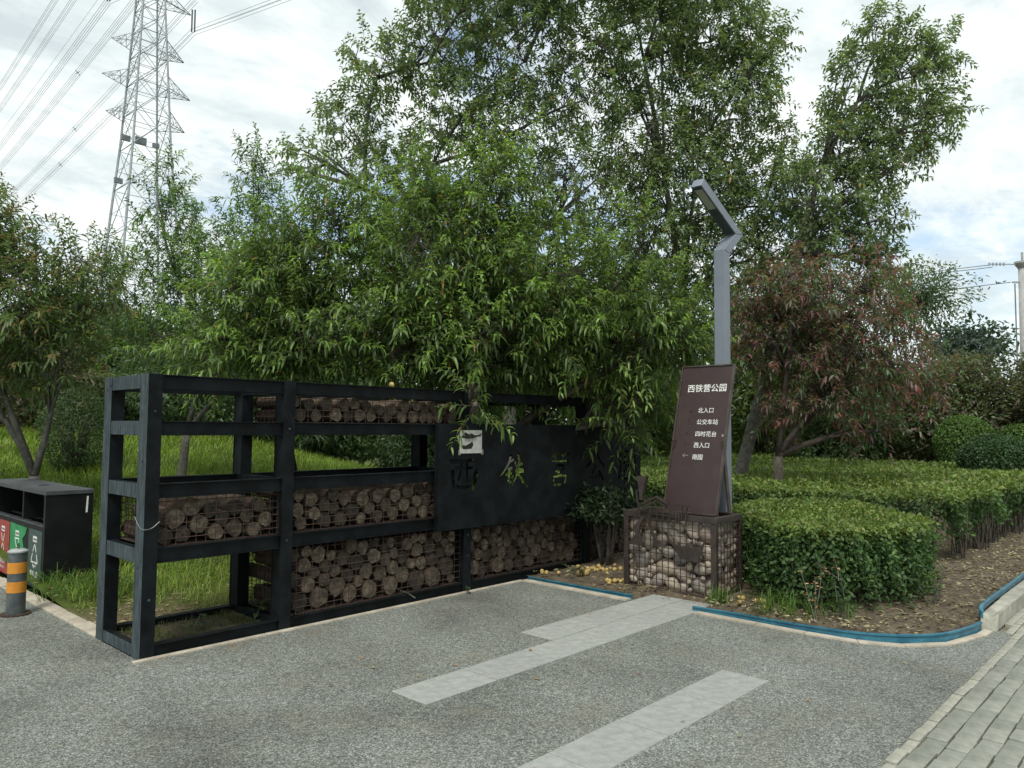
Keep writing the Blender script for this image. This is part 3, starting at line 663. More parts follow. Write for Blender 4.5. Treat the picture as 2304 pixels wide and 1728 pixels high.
def sprism(pts, mat, name='arrow'):
    P_ = [sp(a_, b_, -.0108) for a_, b_ in pts]; m = MB().prism(P_, -nd * .001); m.build(name, mat, SG)
sprism([(1.535 + .014 * math.cos(t_ * .5236), 1.028 + .014 * math.sin(t_ * .5236)) for t_ in range(12)], DARKP, 'dot')
def arrow(a_, b_, mat):
    sprism([(a_ - .028, b_ - .003), (a_ + .03, b_ - .003), (a_ + .03, b_ + .003), (a_ - .028, b_ + .003)], mat)
    sprism([(a_ - .033, b_), (a_ - .010, b_ + .021), (a_ - .006, b_ + .016), (a_ - .024, b_), (a_ - .006, b_ - .016), (a_ - .010, b_ - .021)], mat)
arrow(1.537, .800, DARKP); arrow(1.536, .688, DARKP); arrow(1.536, .575, GREYP)
sprism([(1.522, .905), (1.528, .905), (1.528, .945), (1.522, .945)], DARKP); sprism([(1.509, .940), (1.525, .962), (1.541, .940), (1.525, .948)], DARKP); sprism([(1.538, .894), (1.568, .894), (1.568, .900), (1.538, .900)], DARKP)
sprism([(1.903, .770), (1.925, .770), (1.925, .795), (1.903, .795)], GREYP, 'sticker')
for a_ in (1.40, 1.93): MB().bar((4.744, -a_, gz + .002), (4.615, -a_, 1.50), .022, .045).build('rear_leg', SIGNE, SG, bevel=.002)
MB().box((4.42, -1.95, gz + .001), (4.455, -1.37, gz + .012)).build('foot_bar', SIGNE, SG); MB().box((4.73, -1.95, gz + .001), (4.765, -1.37, gz + .012)).build('foot_bar', SIGNE, SG)

# metal ornament hooked on the gabion
OR = thing('metal_ornament', 'brown metal ornament of a small pavilion with lantern and bell on the stone cage', 'ornament', (4.26, -1.45, .5))
def oplate(pts, name, x=4.262, t_=.012): MB().prism([(x, -a_, b_) for a_, b_ in pts], (-t_, 0, 0)).build(name, BRONZE, OR, bevel=.001)
def obar(a_, b_, name, wd=.012, x=4.255): MB().bar((x, -a_[0], a_[1]), (x, -b_[0], b_[1]), wd, wd).build(name, BRONZE, OR)
oplate([(1.208, 1.136), (1.333, 1.138), (1.318, 1.115), (1.275, .945), (1.275, .905), (1.245, .905), (1.246, .945), (1.222, 1.115)], 'lantern', t_=.05)
obar((1.175, .99), (1.225, .99), 'bracket'); obar((1.178, .99), (1.226, .735), 'bracket'); obar((1.226, .735), (1.306, .738), 'bracket', .014)
oplate([(1.225, .868), (1.42, .955), (1.548, .892), (1.545, .872), (1.42, .932), (1.235, .845)], 'roof', t_=.03)
oplate([(1.245, .838), (1.42, .918), (1.535, .862), (1.53, .85), (1.42, .898), (1.26, .825)], 'roof', t_=.02)
obar((1.27, .885), (1.33, .925), 'scroll'); obar((1.33, .925), (1.40, .935), 'scroll'); obar((1.395, .87), (1.42, .845), 'scroll', .01)
obar((1.545, .882), (1.775, .877), 'eave', .014); obar((1.747, .872), (1.728, .69), 'rail'); obar((1.70, .872), (1.69, .75), 'rail', .01)
for b_ in (.838, .805, .775, .725): obar((1.35, b_ + .004), (1.672, b_ - .006), 'rail', .009)
for a_ in (1.352, 1.43, 1.50, 1.57, 1.64, 1.672): obar((a_, .842), (a_ - .01, .712), 'rail', .009, 4.25)
obar((1.306, .738), (1.392, .535), 'leg', .022); oplate([(1.385, .545), (1.44, .525), (1.535, .478), (1.515, .472), (1.37, .472), (1.375, .51)], 'foot')
oplate([(1.262, .74), (1.300, .742), (1.235, .66), (1.222, .575), (1.275, .48), (1.255, .462), (1.12, .458), (1.102, .47), (1.185, .56), (1.165, .645)], 'bell', t_=.03)
oplate([(1.555, .545), (1.60, .505), (1.615, .45), (1.68, .380), (1.84, .378), (1.895, .44), (1.90, .50), (1.935, .57), (1.87, .515), (1.81, .50), (1.765, .502), (1.745, .535), (1.72, .50), (1.68, .50), (1.655, .54), (1.64, .50)], 'animal_plate')
for a_, b_ in (((1.60, .50), (1.54, .53)), ((1.62, .52), (1.57, .60)), ((1.84, .50), (1.83, .57)), ((1.87, .51), (1.90, .60))): obar(a_, b_, 'twig', .006)

# ------------------------------------------------------------------ street lamp
LP = thing('lamp_post', 'grey square steel lamp post with a bent arm above the brown sign', 'street lamp', (4.98, -1.75, 0))
prof = [(4.92, 0), (4.92, 3.43), (5.18, 3.64), (4.458, 3.984), (4.521, 4.07), (5.355, 3.66), (5.04, 3.405), (5.04, 0)]
def lampseg(pts, name): MB().prism([(a_, -1.69, b_) for a_, b_ in pts], (0, -.118, 0)).build(name, LAMPM, LP, bevel=.006)
lampseg([(4.92, 0), (4.92, 3.43), (5.04, 3.405), (5.04, 0)], 'pole'); lampseg([(4.92, 3.431), (5.18, 3.64), (5.355, 3.66), (5.04, 3.406)], 'elbow')
lampseg([(5.18, 3.641), (4.458, 3.984), (4.521, 4.07), (5.355, 3.661)], 'arm')
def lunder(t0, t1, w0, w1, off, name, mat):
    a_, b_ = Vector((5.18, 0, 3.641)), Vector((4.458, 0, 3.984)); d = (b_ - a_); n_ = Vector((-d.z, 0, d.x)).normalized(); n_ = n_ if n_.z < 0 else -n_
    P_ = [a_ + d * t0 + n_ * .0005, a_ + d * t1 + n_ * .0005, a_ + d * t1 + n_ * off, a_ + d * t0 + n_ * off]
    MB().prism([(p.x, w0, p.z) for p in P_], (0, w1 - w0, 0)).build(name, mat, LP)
lunder(.03, .985, -1.80, -1.698, .003, 'underside_shade', LAMPD); lunder(.55, .93, -1.792, -1.712, .006, 'led_panel', LEDM)  # first piece is a dark sheet painting the shade under the arm
MB().box((4.86, -1.87, .0), (5.10, -1.63, .07)).build('base_plate', LAMPM, LP, bevel=.003)

# ------------------------------------------------------------------ litter bin
BN = thing('waste_bin', 'black steel recycling bin with red, green and dark label panels beside the bollard', 'waste bin', (.4, 3.6, 0))
bz = .0
MB().box((.185, 2.775, .0), (.605, 2.825, .925)).build('end_panel', BINM, BN, bevel=.003); MB().box((.185, 4.90, 0), (.605, 4.95, .925)).build('end_panel', BINM, BN, bevel=.003)
m = MB().box((.178, 2.765, .926), (.612, 4.96, .966)); m.build('top_plate', BINT, BN, bevel=.003)
MB().lathe([(.052, 0), (.052, .003), (.046, .004)], (.40, 3.62, .966), 20).build('ash_hole', BINM, BN)
MB().box((.197, 2.826, .03), (.222, 4.899, .615)).build('front_panel', BINM, BN, bevel=.002); MB().box((.575, 2.826, .03), (.595, 4.899, .60)).build('back_panel', BINM, BN)
for y in (3.32, 3.80, 4.30): MB().box((.223, y, .30), (.574, y + .02, .60)).build('divider', BINM, BN)
for x in (.30, .44): MB().box((x, 2.827, .585), (x + .03, 4.898, .60)).build('inner_rail', BINT, BN)
MB().box((.19, 2.826, .616), (.226, 4.899, .632)).build('front_rim', BINT, BN, bevel=.003)
MB().box((.22, 3.60, .633), (.59, 3.64, .925)).build('inner_post', BINM, BN); MB().box((.57, 4.0, .61), (.59, 4.898, .92)).build('back_screen', BINM, BN)
def lab(y0_, y1_, mat, s1, s2, kind, torn=False):
    pts = [(y0_, .02), (y1_, .02), (y1_, .572), (y0_, .572)]
    if torn: pts = [(y0_ + .02, .02), (y1_, .02), (y1_, .575), (y0_ + .02, .565), (y0_ + .06, .50), (y0_ + .17, .44), (y0_ + .12, .37), (y0_ + .13, .2), (y0_ + .09, .1)]
    o = MB().prism([(.196, a_, b_) for a_, b_ in pts], (-.003, 0, 0)).build('label_panel', mat, BN)
    c = (y0_ + y1_) / 2 + (.04 if torn else 0); X_ = .1925
    def pr(pts_, mm=WHITE): MB().prism([(X_, c - a_, b_) for a_, b_ in pts_], (-.0008, 0, 0)).build('icon', mm, o)
    pr([(-.06, .455), (.06, .455), (.06, .51), (-.06, .51)]); MB().prism([(X_ - .001, c - a_, b_) for a_, b_ in [(-.045, .468), (.055, .468), (.055, .492), (-.045, .492)]], (-.0008, 0, 0)).build('icon', GREYP, o)
    def st(pts_, wd=.014):
        pl_ = stroke(pts_, wd); pr([(a_.x, a_.y) for a_ in pl_])
    if kind == 'tri':
        st([(-.05, .36), (-.005, .43)]); st([(.005, .43), (.05, .36)]); st([(-.06, .34), (-.10, .262)]); st([(.06, .34), (.10, .262)]); st([(-.10, .258), (-.02, .258)]); st([(.10, .258), (.02, .258)])
        st([(-.045, .235), (0, .205), (.045, .235)], .016); st([(0, .27), (0, .215)], .012)
    elif kind == 'x':
        st([(-.06, .43), (-.01, .345)]); st([(.06, .43), (.01, .345)]); st([(-.01, .325), (-.06, .24)]); st([(.01, .325), (.06, .24)])
    else:
        st([(-.07, .43), (.07, .43)]); st([(-.07, .42), (-.01, .34)]); st([(.07, .42), (.01, .34)]); st([(-.06, .28), (.06, .28)])
    text('label_text', s1, .062, (X_ - .0005, c + .125, .125), (0, -1, 0), (0, 0, 1), WHITE, o, .0014)
    text('label_text', s2, .032, (X_ - .0005, c + .125, .075), (0, -1, 0), (0, 0, 1), WHITE, o, .0008)
lab(2.87, 3.29, LABD, '其他垃圾', 'Residual Waste', 'tri'); lab(3.34, 3.93, LABG, '厨余垃圾', 'Food Waste', 'v', True); lab(3.96, 4.42, LABR, '有害垃圾', 'Harmful Waste', 'x'); lab(4.44, 4.88, LABD, '可回收物', 'Recyclable', 'tri')
MB().prism([(a_, 2.7745, b_) for a_, b_ in [(.538, .74), (.555, .742), (.560, .90), (.545, .90), (.541, .82)]], (0, -.0012, 0)).build('scuff', WHITE, BN)
BO = thing('bollard', 'grey steel bollard with two orange bands in front of the recycling bin', 'bollard', (-.21, 2.06, 0))
bc = (-.21, 2.06, 0)
MB().lathe([(.071, .012), (.071, .52)], bc, 28).build('post', BOLL, BO, smooth=False)
MB().lathe([(.115, .0), (.115, .012)], bc, 24).build('base_flange', RUST, BO); MB().lathe([(.077, .521), (.077, .533), (.05, .548), (.0, .552)], bc, 28).build('cap', BOLLT, BO)
for a_, b_ in ((.35, .44), (.19, .28)): MB().lathe([(.0725, a_), (.0725, b_)], bc, 28).build('band', ORANGE, BO)
MB().tube([(bc[0], bc[1] + .024 * math.cos(t_), .572 + .022 * math.sin(t_)) for t_ in np.linspace(0, 6.28, 13)], .004, 5).build('ring', RUST, BO)

# ------------------------------------------------------------------ vegetation generators
def bez(a_, b_, lift, n=5):
    a_, b_ = Vector(a_), Vector(b_); mid = a_.lerp(b_, .5) + Vector(lift); return [a_ * (1 - t) ** 2 + mid * (2 * t * (1 - t)) + b_ * (t * t) for t in map(float, np.linspace(0, 1, n))]
def shr(bl, k): return [(c, rx * k, rz * k) for c, rx, rz in bl]
def tree(name, label, catg, base, fork, blobs, nshoot, shoot, leaf, cols, wts, tips, tipw, bark=BARK, r0=.06, hi=True, spacing=.022, upb=.5, droop=.35, mat=LEAF, outward=.8, group=None, spurs=0.0, stems=None, leafout=.75, inner=0.35, bscale=1.0, archup=.30):
    """blobs: ((x,y,z), rx, rz); shoot=(lmin,lmax); leaf=(len,width); tips=young-leaf colour list"""
    t = thing(name, label, catg, base, group)
    nodes = []; m = MB(); bz_ = [(Vector(c), rx * bscale, rz * bscale) for c, rx, rz in blobs]; base = Vector(base); fork = Vector(fork)
    if stems is None: m.tube(bez(base - Vector((0, 0, .1)), fork, (.03, .02, 0)), list(np.linspace(r0 * 1.25, r0, 5)), 8)
    tot = sum((rx * rx * rz) ** (2 / 3) for _, rx, rz in bz_); allP = []; allR = []; starts = []; dirs = []
    for bi, (c, rx, rz) in enumerate(bz_):
        tgt = c - Vector((0, 0, rz * .35)); f_ = fork if stems is None else Vector(stems[bi % len(stems)][1])
        # join the nearest existing limb when that is shorter
        best = f_; bd = (tgt - f_).length
        for nd_ in nodes:
            if nd_.z < tgt.z - .1 and (tgt - nd_).length < bd * .62: best = nd_; bd = (tgt - nd_).length
        limb = bez(best, tgt, ((rng.normal(0, .08)), rng.normal(0, .08), .12 * bd)); rr = r0 * (.74 if best is f_ else .36)
        m.tube(limb, list(np.linspace(rr, rr * .45, 5)), 6); nodes += limb[2:]
        K = max(5, int(7 * (rx / .8))); subs = []
        for k_ in range(K):
            d = norm(rng.normal(size=3)); d[2] = abs(d[2]) * .8 + .1 if rng.random() < .75 else d[2]
            e = c + Vector((d[0] * rx * .75, d[1] * rx * .75, d[2] * rz * .75)); s_ = limb[random.choice((2, 3, 4))]
            b = bez(s_, e, (0, 0, .1 * (e - s_).length), 4); m.tube(b, list(np.linspace(rr * .42, rr * .16, 4)), 4); subs += b[1:]
        n_ = int(nshoot * (rx * rx * rz) ** (2 / 3) / tot)
        dd = norm(rng.normal(size=(n_, 3))); rad = np.where(rng.random(n_) < inner, rng.random(n_) ** .4, rng.uniform(.72, 1.02, n_))
        Pst = np.array(c) + dd * rad[:, None] * np.array([rx, rx, rz]); SB = np.array([list(x) for x in subs])
        near = SB[np.argmin(((Pst[:, None] - SB[None]) ** 2).sum(-1), 1)]
        allP.append(np.stack([near, (near + Pst) / 2 + np.array([0, 0, .02]), Pst], 1)); allR.append(np.tile(np.array([[.006, .0045, .003]]), (n_, 1)))
        starts.append(Pst); dirs.append(dd * outward * rad[:, None] + rng.normal(0, .45, (n_, 3)) + np.array([0, 0, upb]))
    if stems is not None:
        for s0_, s1_ in stems: m.tube(bez(s0_, s1_, (rng.normal(0, .1), rng.normal(0, .1), .1), 6), list(np.linspace(r0, r0 * .6, 6)), 7)
    m.build('trunk', bark, t, smooth=True)
    P0 = np.concatenate(starts); D0 = norm(np.concatenate(dirs)); n_ = len(P0); Ln = rng.uniform(shoot[0], shoot[1], n_) * np.where(D0[:, 2] > .6, 1.15, .95)
    K = 5; tt = np.linspace(0, 1, K); sag = rng.uniform(.08, .42, n_) * (1 - .7 * np.clip(D0[:, 2], 0, 1))
    C = P0[:, None] + D0[:, None] * (tt[None, :, None] * Ln[:, None, None]); C[:, :, 2] -= (tt[None] ** 2) * (sag * Ln)[:, None]
    tv, tf = tubes(C, np.linspace(.0042, .0014, K)[None].repeat(n_, 0), 3); tv2, tf2 = tubes(np.concatenate(allP), np.concatenate(allR), 3)
    npmesh('twigs', np.concatenate([tv, tv2]), [np.concatenate([tf, tf2 + len(tv)])], bark, t)
    cntl = np.maximum(3, (Ln / spacing).astype(int)); sid = np.repeat(np.arange(n_), cntl); pos = np.concatenate([np.linspace(.06, 1, c_) for c_ in cntl])
    Nl = len(sid); fi = np.clip(pos * (K - 1), 0, K - 1.001); i0 = fi.astype(int); fr = (fi - i0)[:, None]; LPp = C[sid, i0] * (1 - fr) + C[sid, i0 + 1] * fr; ax = norm(C[sid, i0 + 1] - C[sid, i0])
    ref = norm(np.cross(ax, np.array([0.13, .07, 1.0]))); b2 = np.cross(ax, ref); par = np.concatenate([np.arange(c_) for c_ in cntl]) * 2.4; par = par + rng.normal(0, .35, Nl)
    side = ref * np.cos(par)[:, None] + b2 * np.sin(par)[:, None]; T = norm(ax * (.35 + .5 * pos[:, None] ** 3) + side * leafout + np.array([0, 0, archup]) + rng.normal(0, .16, (Nl, 3)))
    Lf = leaf[0] * rng.uniform(.72, 1.15, Nl) * (1 - .45 * np.clip(pos - .8, 0, 1) / .2); Wf = leaf[1] * rng.uniform(.8, 1.15, Nl) * (1 - .3 * np.clip(pos - .8, 0, 1) / .2)
    cc = pal(Nl, cols, wts); sick = rng.random(Nl) < .018; cc[sick] = np.array([.28, .20, .06]) * rng.uniform(.6, 1.2, (int(sick.sum()), 1)); young = (np.clip((pos - .45) / .55, 0, 1) * (rng.random(n_)[sid] < tipw))[:, None]; cc = cc * (1 - young * .85) + pal(Nl, tips) * young * .85
    Nn = norm(np.array([0, 0, 1.0]) + rng.normal(0, .35, (Nl, 3)))
    v, f, c_ = leaves(LPp, T, Nn, Lf, Wf, droop * rng.uniform(.6, 1.5, Nl), hi, .22, np.clip(cc, .004, .9))
    npmesh('crown', v, f, mat, t, c_, smooth=hi)
    return t
def bush(name, label, catg, c, rx, ry, rz, n_, leaf, cols, wts=None, hi=False, mat=LEAF, stems=8, z0=None, lump=.12, group=None, bottom=.0, t=None, shellp=.28, parts='foliage', up=.5, barrel=False):
    t = t or thing(name, label, catg, (c[0], c[1], z0 if z0 is not None else c[2] - rz), group)
    d = norm(rng.normal(size=(n_, 3))); ph = rng.uniform(0, 6.28, 6)
    lum = 1 + lump * (np.sin(d[:, 0] * 5 + ph[0]) * np.cos(d[:, 1] * 5 + ph[1]) + np.sin(d[:, 2] * 6 + ph[2] + d[:, 0] * 3)) + lump * .5 * np.sin(d[:, 0] * 13 + ph[3]) * np.sin(d[:, 1] * 12 + ph[4])
    rad = (1 - np.abs(rng.normal(0, shellp, n_)).clip(0, .95)) * lum
    dx_ = d.copy()
    if barrel: hl = np.linalg.norm(d[:, :2], axis=1); k2 = d[:, 2] < 0; dx_[k2, :2] *= (.93 / np.maximum(hl[k2], .15))[:, None] ** .8
    P = np.array(c) + dx_ * rad[:, None] * np.array([rx, ry, rz]); lo = (z0 if z0 is not None else -9) + bottom; k_ = P[:, 2] > lo; P, d = P[k_], d[k_]; n_ = len(P)
    T = norm(d * .6 + rng.normal(0, .7, (n_, 3)) + np.array([0, 0, .1])); Nn = norm(d * .9 + np.array([0, 0, up]) + rng.normal(0, .5, (n_, 3)))
    v, f, c_ = leaves(P, T, Nn, leaf[0] * rng.uniform(.7, 1.2, n_), leaf[1] * rng.uniform(.8, 1.2, n_), rng.uniform(.05, .4, n_), hi, .15, np.clip(pal(n_, cols, wts), .004, .9))
    npmesh(parts, v, f, mat, t, c_, smooth=hi)
    if stems:
        m = MB(); zb = z0 if z0 is not None else c[2] - rz
        for i in range(stems):
            a_ = rng.uniform(0, 6.28); e = (c[0] + math.cos(a_) * rx * .55, c[1] + math.sin(a_) * ry * .55, c[2] + rng.uniform(-.1, .5) * rz)
            m.tube(bez((c[0] + math.cos(a_) * rx * .12, c[1] + math.sin(a_) * ry * .12, zb - .05), e, (0, 0, .1), 5), list(np.linspace(.022 * max(1, rx), .007, 5)), 5)
        m.build('stems', BARK, t, smooth=True)
    return t
G1 = [(.078, .132, .044), (.108, .17, .052), (.14, .205, .062), (.052, .092, .042)]
GY = [(.23, .38, .08), (.30, .43, .10), (.18, .31, .075)]
gh = lambda x, y: float(ground_h(x, y))

# peach trees over the frame wall
P1 = [((.9 + 1.10, 2.35, 2.9), .60, .52)]
PEACH1 = [((2.02, 2.18, 2.93), .56, .50), ((1.84, 2.38, 2.42), .52, .36), ((2.36, 1.82, 3.35), .52, .50), ((2.62, 1.52, 2.62), .68, .48), ((2.60, 1.56, 3.80), .38, .38), ((2.25, 1.95, 2.5), .5, .4)]
PEACH2 = [((3.42, .77, 3.37), .73, .66), ((3.75, .41, 4.00), .46, .48), ((3.6, .58, 2.55), .80, .50), ((4.22, .0, 3.10), .70, .56), ((4.26, .0, 2.62), .64, .34), ((4.76, -.62, 2.79), .50, .46), ((5.05, -.95, 2.58), .40, .30), ((4.89, -.82, 3.55), .14, .34), ((4.85, -.30, 2.15), .28, .22), ((5.02, -.55, 1.85), .24, .40), ((5.25, -.45, 2.1), .26, .3), ((2.98, -.20, 1.90), .09, .20), ((3.9, .35, 4.4), .2, .3), ((3.3, .9, 4.0), .25, .3), ((5.22, -1.10, 2.66), .26, .26), ((3.0, .9, 2.5), .5, .42), ((4.6, .6, 2.6), .6, .6)]
tree('peach_tree', 'bright green peach tree behind the log-filled bays of the black steel frame', 'tree', (2.55, 2.45, gh(2.55, 2.45)), (2.58, 2.35, 1.1), PEACH1, 950, (.26, .55), (.125, .029), G1, [.3, .35, .25, .1], GY, .75, r0=.05, droop=.5, upb=.45)
tree('peach_tree', 'largest bright green peach tree drooping over the dark name board', 'tree', (4.0, 1.5, gh(4.0, 1.5)), (3.98, 1.35, .85), PEACH2, 1950, (.26, .58), (.125, .032), G1, [.3, .35, .25, .1], GY, .8, r0=.075, droop=.5, upb=.55)

tree('peach_tree', 'dark green peach tree with reddish tips behind the recycling bin', 'tree', (.65, 4.85, gh(.65, 4.85)), (.63, 4.8, 1.0),
     [((-.2, 5.5, 3.65), .78, .72), ((.35, 4.95, 2.95), .70, .62), ((-.6, 5.9, 2.9), .70, .85), ((.95, 4.5, 3.2), .36, .52), ((.05, 5.3, 2.25), .66, .42), ((.75, 4.6, 2.35), .36, .40), ((-.95, 6.2, 3.7), .6, .7)],
     1500, (.28, .55), (.130, .031), [(.095, .165, .058), (.125, .20, .066), (.155, .20, .07), (.19, .14, .075)], [.45, .38, .13, .04], [(.26, .11, .065), (.20, .15, .06), (.16, .19, .06)], .55, r0=.06, droop=.5, upb=.7, bark=BARKG)
tree('peach_tree', 'green peach tree with tall upright shoots in front of the power pylon', 'tree', (2.9, 6.1, gh(2.9, 6.1)), (2.95, 6.0, 1.5),
     [((3.3, 5.6, 3.5), .80, .78), ((2.78, 6.15, 4.15), .46, .75), ((3.62, 5.35, 4.4), .44, .72), ((3.58, 5.35, 5.35), .26, .5), ((2.6, 6.3, 5.15), .20, .44), ((4.0, 4.95, 3.5), .46, .58), ((4.2, 4.75, 4.4), .32, .26), ((2.7, 6.2, 2.9), .60, .5), ((3.6, 5.3, 2.7), .78, .4), ((2.15, 6.7, 3.5), .34, .7)],
     1000, (.28, .6), (.135, .031), [(.062, .125, .045), (.085, .16, .055), (.11, .19, .065)], None, GY, .5, r0=.06, droop=.5, upb=.85, bark=BARKG)
PR = [(.19, .08, .095), (.22, .12, .14), (.09, .155, .065), (.15, .12, .095), (.075, .14, .055)]
tree('plum_tree', 'low purple-leaved plum tree growing out of the wide clipped hedge', 'tree', (8.53, -.77, .1), (8.53, -.77, 1.22),
     [((8.68, -.93, 3.60), .68, .42), ((9.21, -1.5, 3.34), .80, .58), ((8.58, -.83, 2.85), .62, .60), ((9.2, -1.49, 2.55), .86, .66), ((9.81, -2.15, 2.52), .42, .46), ((8.9, -1.15, 1.95), .66, .26), ((9.42, -1.75, 3.85), .36, .28), ((9.53, -1.85, 1.66), .40, .18), ((8.15, -.36, 3.60), .24, .34), ((9.3, -.4, 3.0), .7, .7), ((10.1, -1.9, 3.0), .4, .3)],
     900, (.25, .48), (.13, .036), PR, [.16, .16, .26, .17, .25], [(.30, .055, .07), (.24, .08, .10), (.17, .10, .10)], .5, bscale=.9, r0=.068, droop=.5, upb=.35, bark=BARK)
AS = [(.12, .185, .105), (.15, .22, .115), (.18, .245, .125), (.215, .25, .095)]
ashk = dict(bscale=.90, archup=.0, cols=AS, wts=[.33, .35, .2, .12], tips=[(.16, .20, .06), (.12, .17, .055)], tipw=.35, bark=BARKG, hi=False, spacing=.024, upb=.35, droop=.3, outward=1.0, leafout=1.0)
tree('ash_tree', 'tall loose-crowned ash tree behind the bright green peach trees', 'tree', (7.4, 3.4, gh(7.4, 3.4)), (7.3, 3.5, 4.2),
     [((4.98, 5.99, 6.16), .5, .5), ((5.5, 5.44, 6.88), .66, .58), ((5.75, 5.16, 7.91), .64, .64), ((6.04, 4.86, 5.93), .95, .58), ((6.55, 4.31, 8.32), .88, .88), ((6.66, 4.19, 7.05), .88, .72), ((7.5, 3.28, 8.33), .95, 1.0), ((7.35, 3.44, 6.74), .88, .88), ((7.07, 3.75, 9.62), 1.8, .72), ((8.14, 2.59, 5.8), .95, .72), ((8.25, 2.48, 7.7), .82, 1.1), ((8.03, 2.71, 9.8), 1.5, .72), ((6.8, 4.1, 5.0), 1.1, .7), ((8.0, 2.8, 4.5), 1.0, .8), ((6.0, 4.9, 4.9), .8, .5), ((7.3, 3.5, 3.6), 1.1, .8), ((6.1, 4.6, 3.9), .9, .7), ((8.6, 2.4, 3.4), 1.0, .8)],
     3400, (.22, .42), (.12, .048), r0=.10, **ashk)
tree('ash_tree', 'tallest dense ash tree with a straight double trunk behind the lamp post', 'tree', (9.97, 1.36, .1), (9.9, 1.5, 3.6),
     [((9.36, 2.01, 8.61), .95, 1.05), ((9.36, 2.01, 6.7), .92, .92), ((10.19, 1.11, 8.95), .92, .92), ((10.41, .89, 7.54), 1.0, 1.0), ((10.75, .5, 8.54), .55, .9), ((9.96, 1.37, 5.97), 1.05, .92), ((10.83, .43, 5.9), .84, .84), ((9.64, 1.71, 10.12), 1.7, .75), ((11.1, .1, 6.9), .22, .3), ((9.36, 2.02, 4.83), 1.0, .84), ((10.28, 1.02, 4.68), .84, .68), ((11.04, .2, 4.85), .68, .6), ((9.3, 2.1, 3.5), 1.1, .8), ((10.3, 1.1, 3.4), .9, .7)],
     3400, (.22, .42), (.12, .048), r0=.10, **ashk)
tree('ash_tree', 'leaning ash tree reaching over the purple plum tree', 'tree', (9.3, .45, .1), (10.3, -.4, 4.6),
     [((10.95, -1.18, 7.35), .62, .68), ((11.22, -1.47, 8.27), .46, .4), ((11.62, -1.9, 7.74), .54, .54), ((11.88, -2.18, 8.05), .38, .38), ((11.5, -1.77, 6.74), .76, .46), ((11.97, -2.27, 7.05), .32, .38), ((10.79, -1.0, 6.35), .62, .46), ((11.29, -1.54, 6.05), .62, .4), ((10.53, -.72, 5.51), .76, .54), ((11.08, -1.31, 5.07), .54, .54), ((11.27, -1.51, 4.4), .32, .4), ((10.62, -.81, 4.61), .62, .54)],
     1200, (.2, .36), (.12, .048), r0=.09, **ashk)

# trees and shrubs farther back
DG = [(.052, .095, .040), (.074, .125, .048), (.098, .155, .058)]
bush('willow_tree', 'pale airy willow beyond the purple plum tree', 'tree', (22.0, .9, 5.5), 1.4, 1.4, .9, 5200, (.16, .045), [(.07, .115, .05), (.09, .14, .06), (.06, .10, .05)], z0=.1, bottom=3.0, lump=.35, stems=9, shellp=.45)
bush('round_tree', 'small dark round-headed tree on the skyline near the utility pole', 'tree', (34.4, 2.2, 5.2), 1.7, 1.7, 1.15, 2600, (.28, .13), [(.045, .072, .055), (.062, .095, .07)], z0=.1, bottom=3.2, lump=.25, stems=7, shellp=.4)
mixr = [(.075, .112, .048), (.10, .135, .055), (.15, .095, .075), (.095, .085, .055)]
bush('tall_shrub', 'tall reddish green shrub behind the three round clipped bushes', 'shrub', (18.9, -.9, 1.9), 1.5, 1.3, 1.7, 24000, (.14, .05), mixr, [.4, .3, .15, .15], z0=.05, lump=.12, shellp=.3, barrel=True)
bush('tall_shrub', 'tall reddish shrub in front of the utility pole at the far footpath', 'shrub', (19.2, -2.9, 2.0), 1.5, 1.2, 1.55, 24000, (.14, .05), mixr, [.35, .3, .2, .15], z0=.05, lump=.12, shellp=.3, barrel=True)
bush('tall_shrub', 'broad green shrub between the plum tree and round clipped bushes', 'shrub', (17.6, 1.4, 1.9), 1.9, 1.4, 1.5, 26000, (.14, .05), DG + mixr[:2], None, z0=.05, lump=.14, shellp=.3, barrel=True)
bush('round_shrub', 'rounded twiggy shrub on the lawn behind the waste bin', 'shrub', (1.97, 7.75, gh(1.97, 7.75) + .62), .52, .52, .66, 7500, (.045, .022), DG, None, z0=gh(1.97, 7.75), lump=.05, stems=26, shellp=.2, mat=LEAFG)
bush('yew_bush', 'clipped dome bush, highest of the three beyond the wide hedge', 'clipped bush', (17.2, -1.27, 1.34), .62, .62, .62, 9000, (.055, .03), [(.060, .125, .028), (.085, .155, .036), (.11, .18, .045)], z0=.05, lump=.015, stems=0, shellp=.07, barrel=True, mat=LEAFG)
bush('yew_bush', 'clipped dome bush farthest towards the footpath beyond the wide hedge', 'clipped bush', (18.1, -2.25, 1.18), .80, .75, .60, 12000, (.055, .03), [(.060, .125, .028), (.085, .155, .036), (.11, .18, .045)], z0=.05, lump=.015, stems=0, shellp=.07, barrel=True, mat=LEAFG)
bush('yew_bush', 'darker low round bush in front of the two clipped domes', 'clipped bush', (14.95, -2.3, 1.0), .62, .70, .54, 12000, (.055, .035), [(.032, .070, .028), (.048, .095, .038), (.065, .12, .048)], z0=.05, lump=.03, stems=0, shellp=.09, barrel=True, mat=LEAFG)
bush('dark_shrub', 'small dark shrub standing between the name board and the stone cage', 'shrub', (5.0, -.28, .72), .42, .30, .26, 1500, (.07, .032), [(.018, .035, .014), (.03, .05, .02)], z0=.05, lump=.2, stems=6, shellp=.4, mat=LEAFG, hi=True)
yel = [(.13, .18, .04), (.17, .20, .05), (.09, .135, .04), (.18, .09, .05)]
k_ = 0
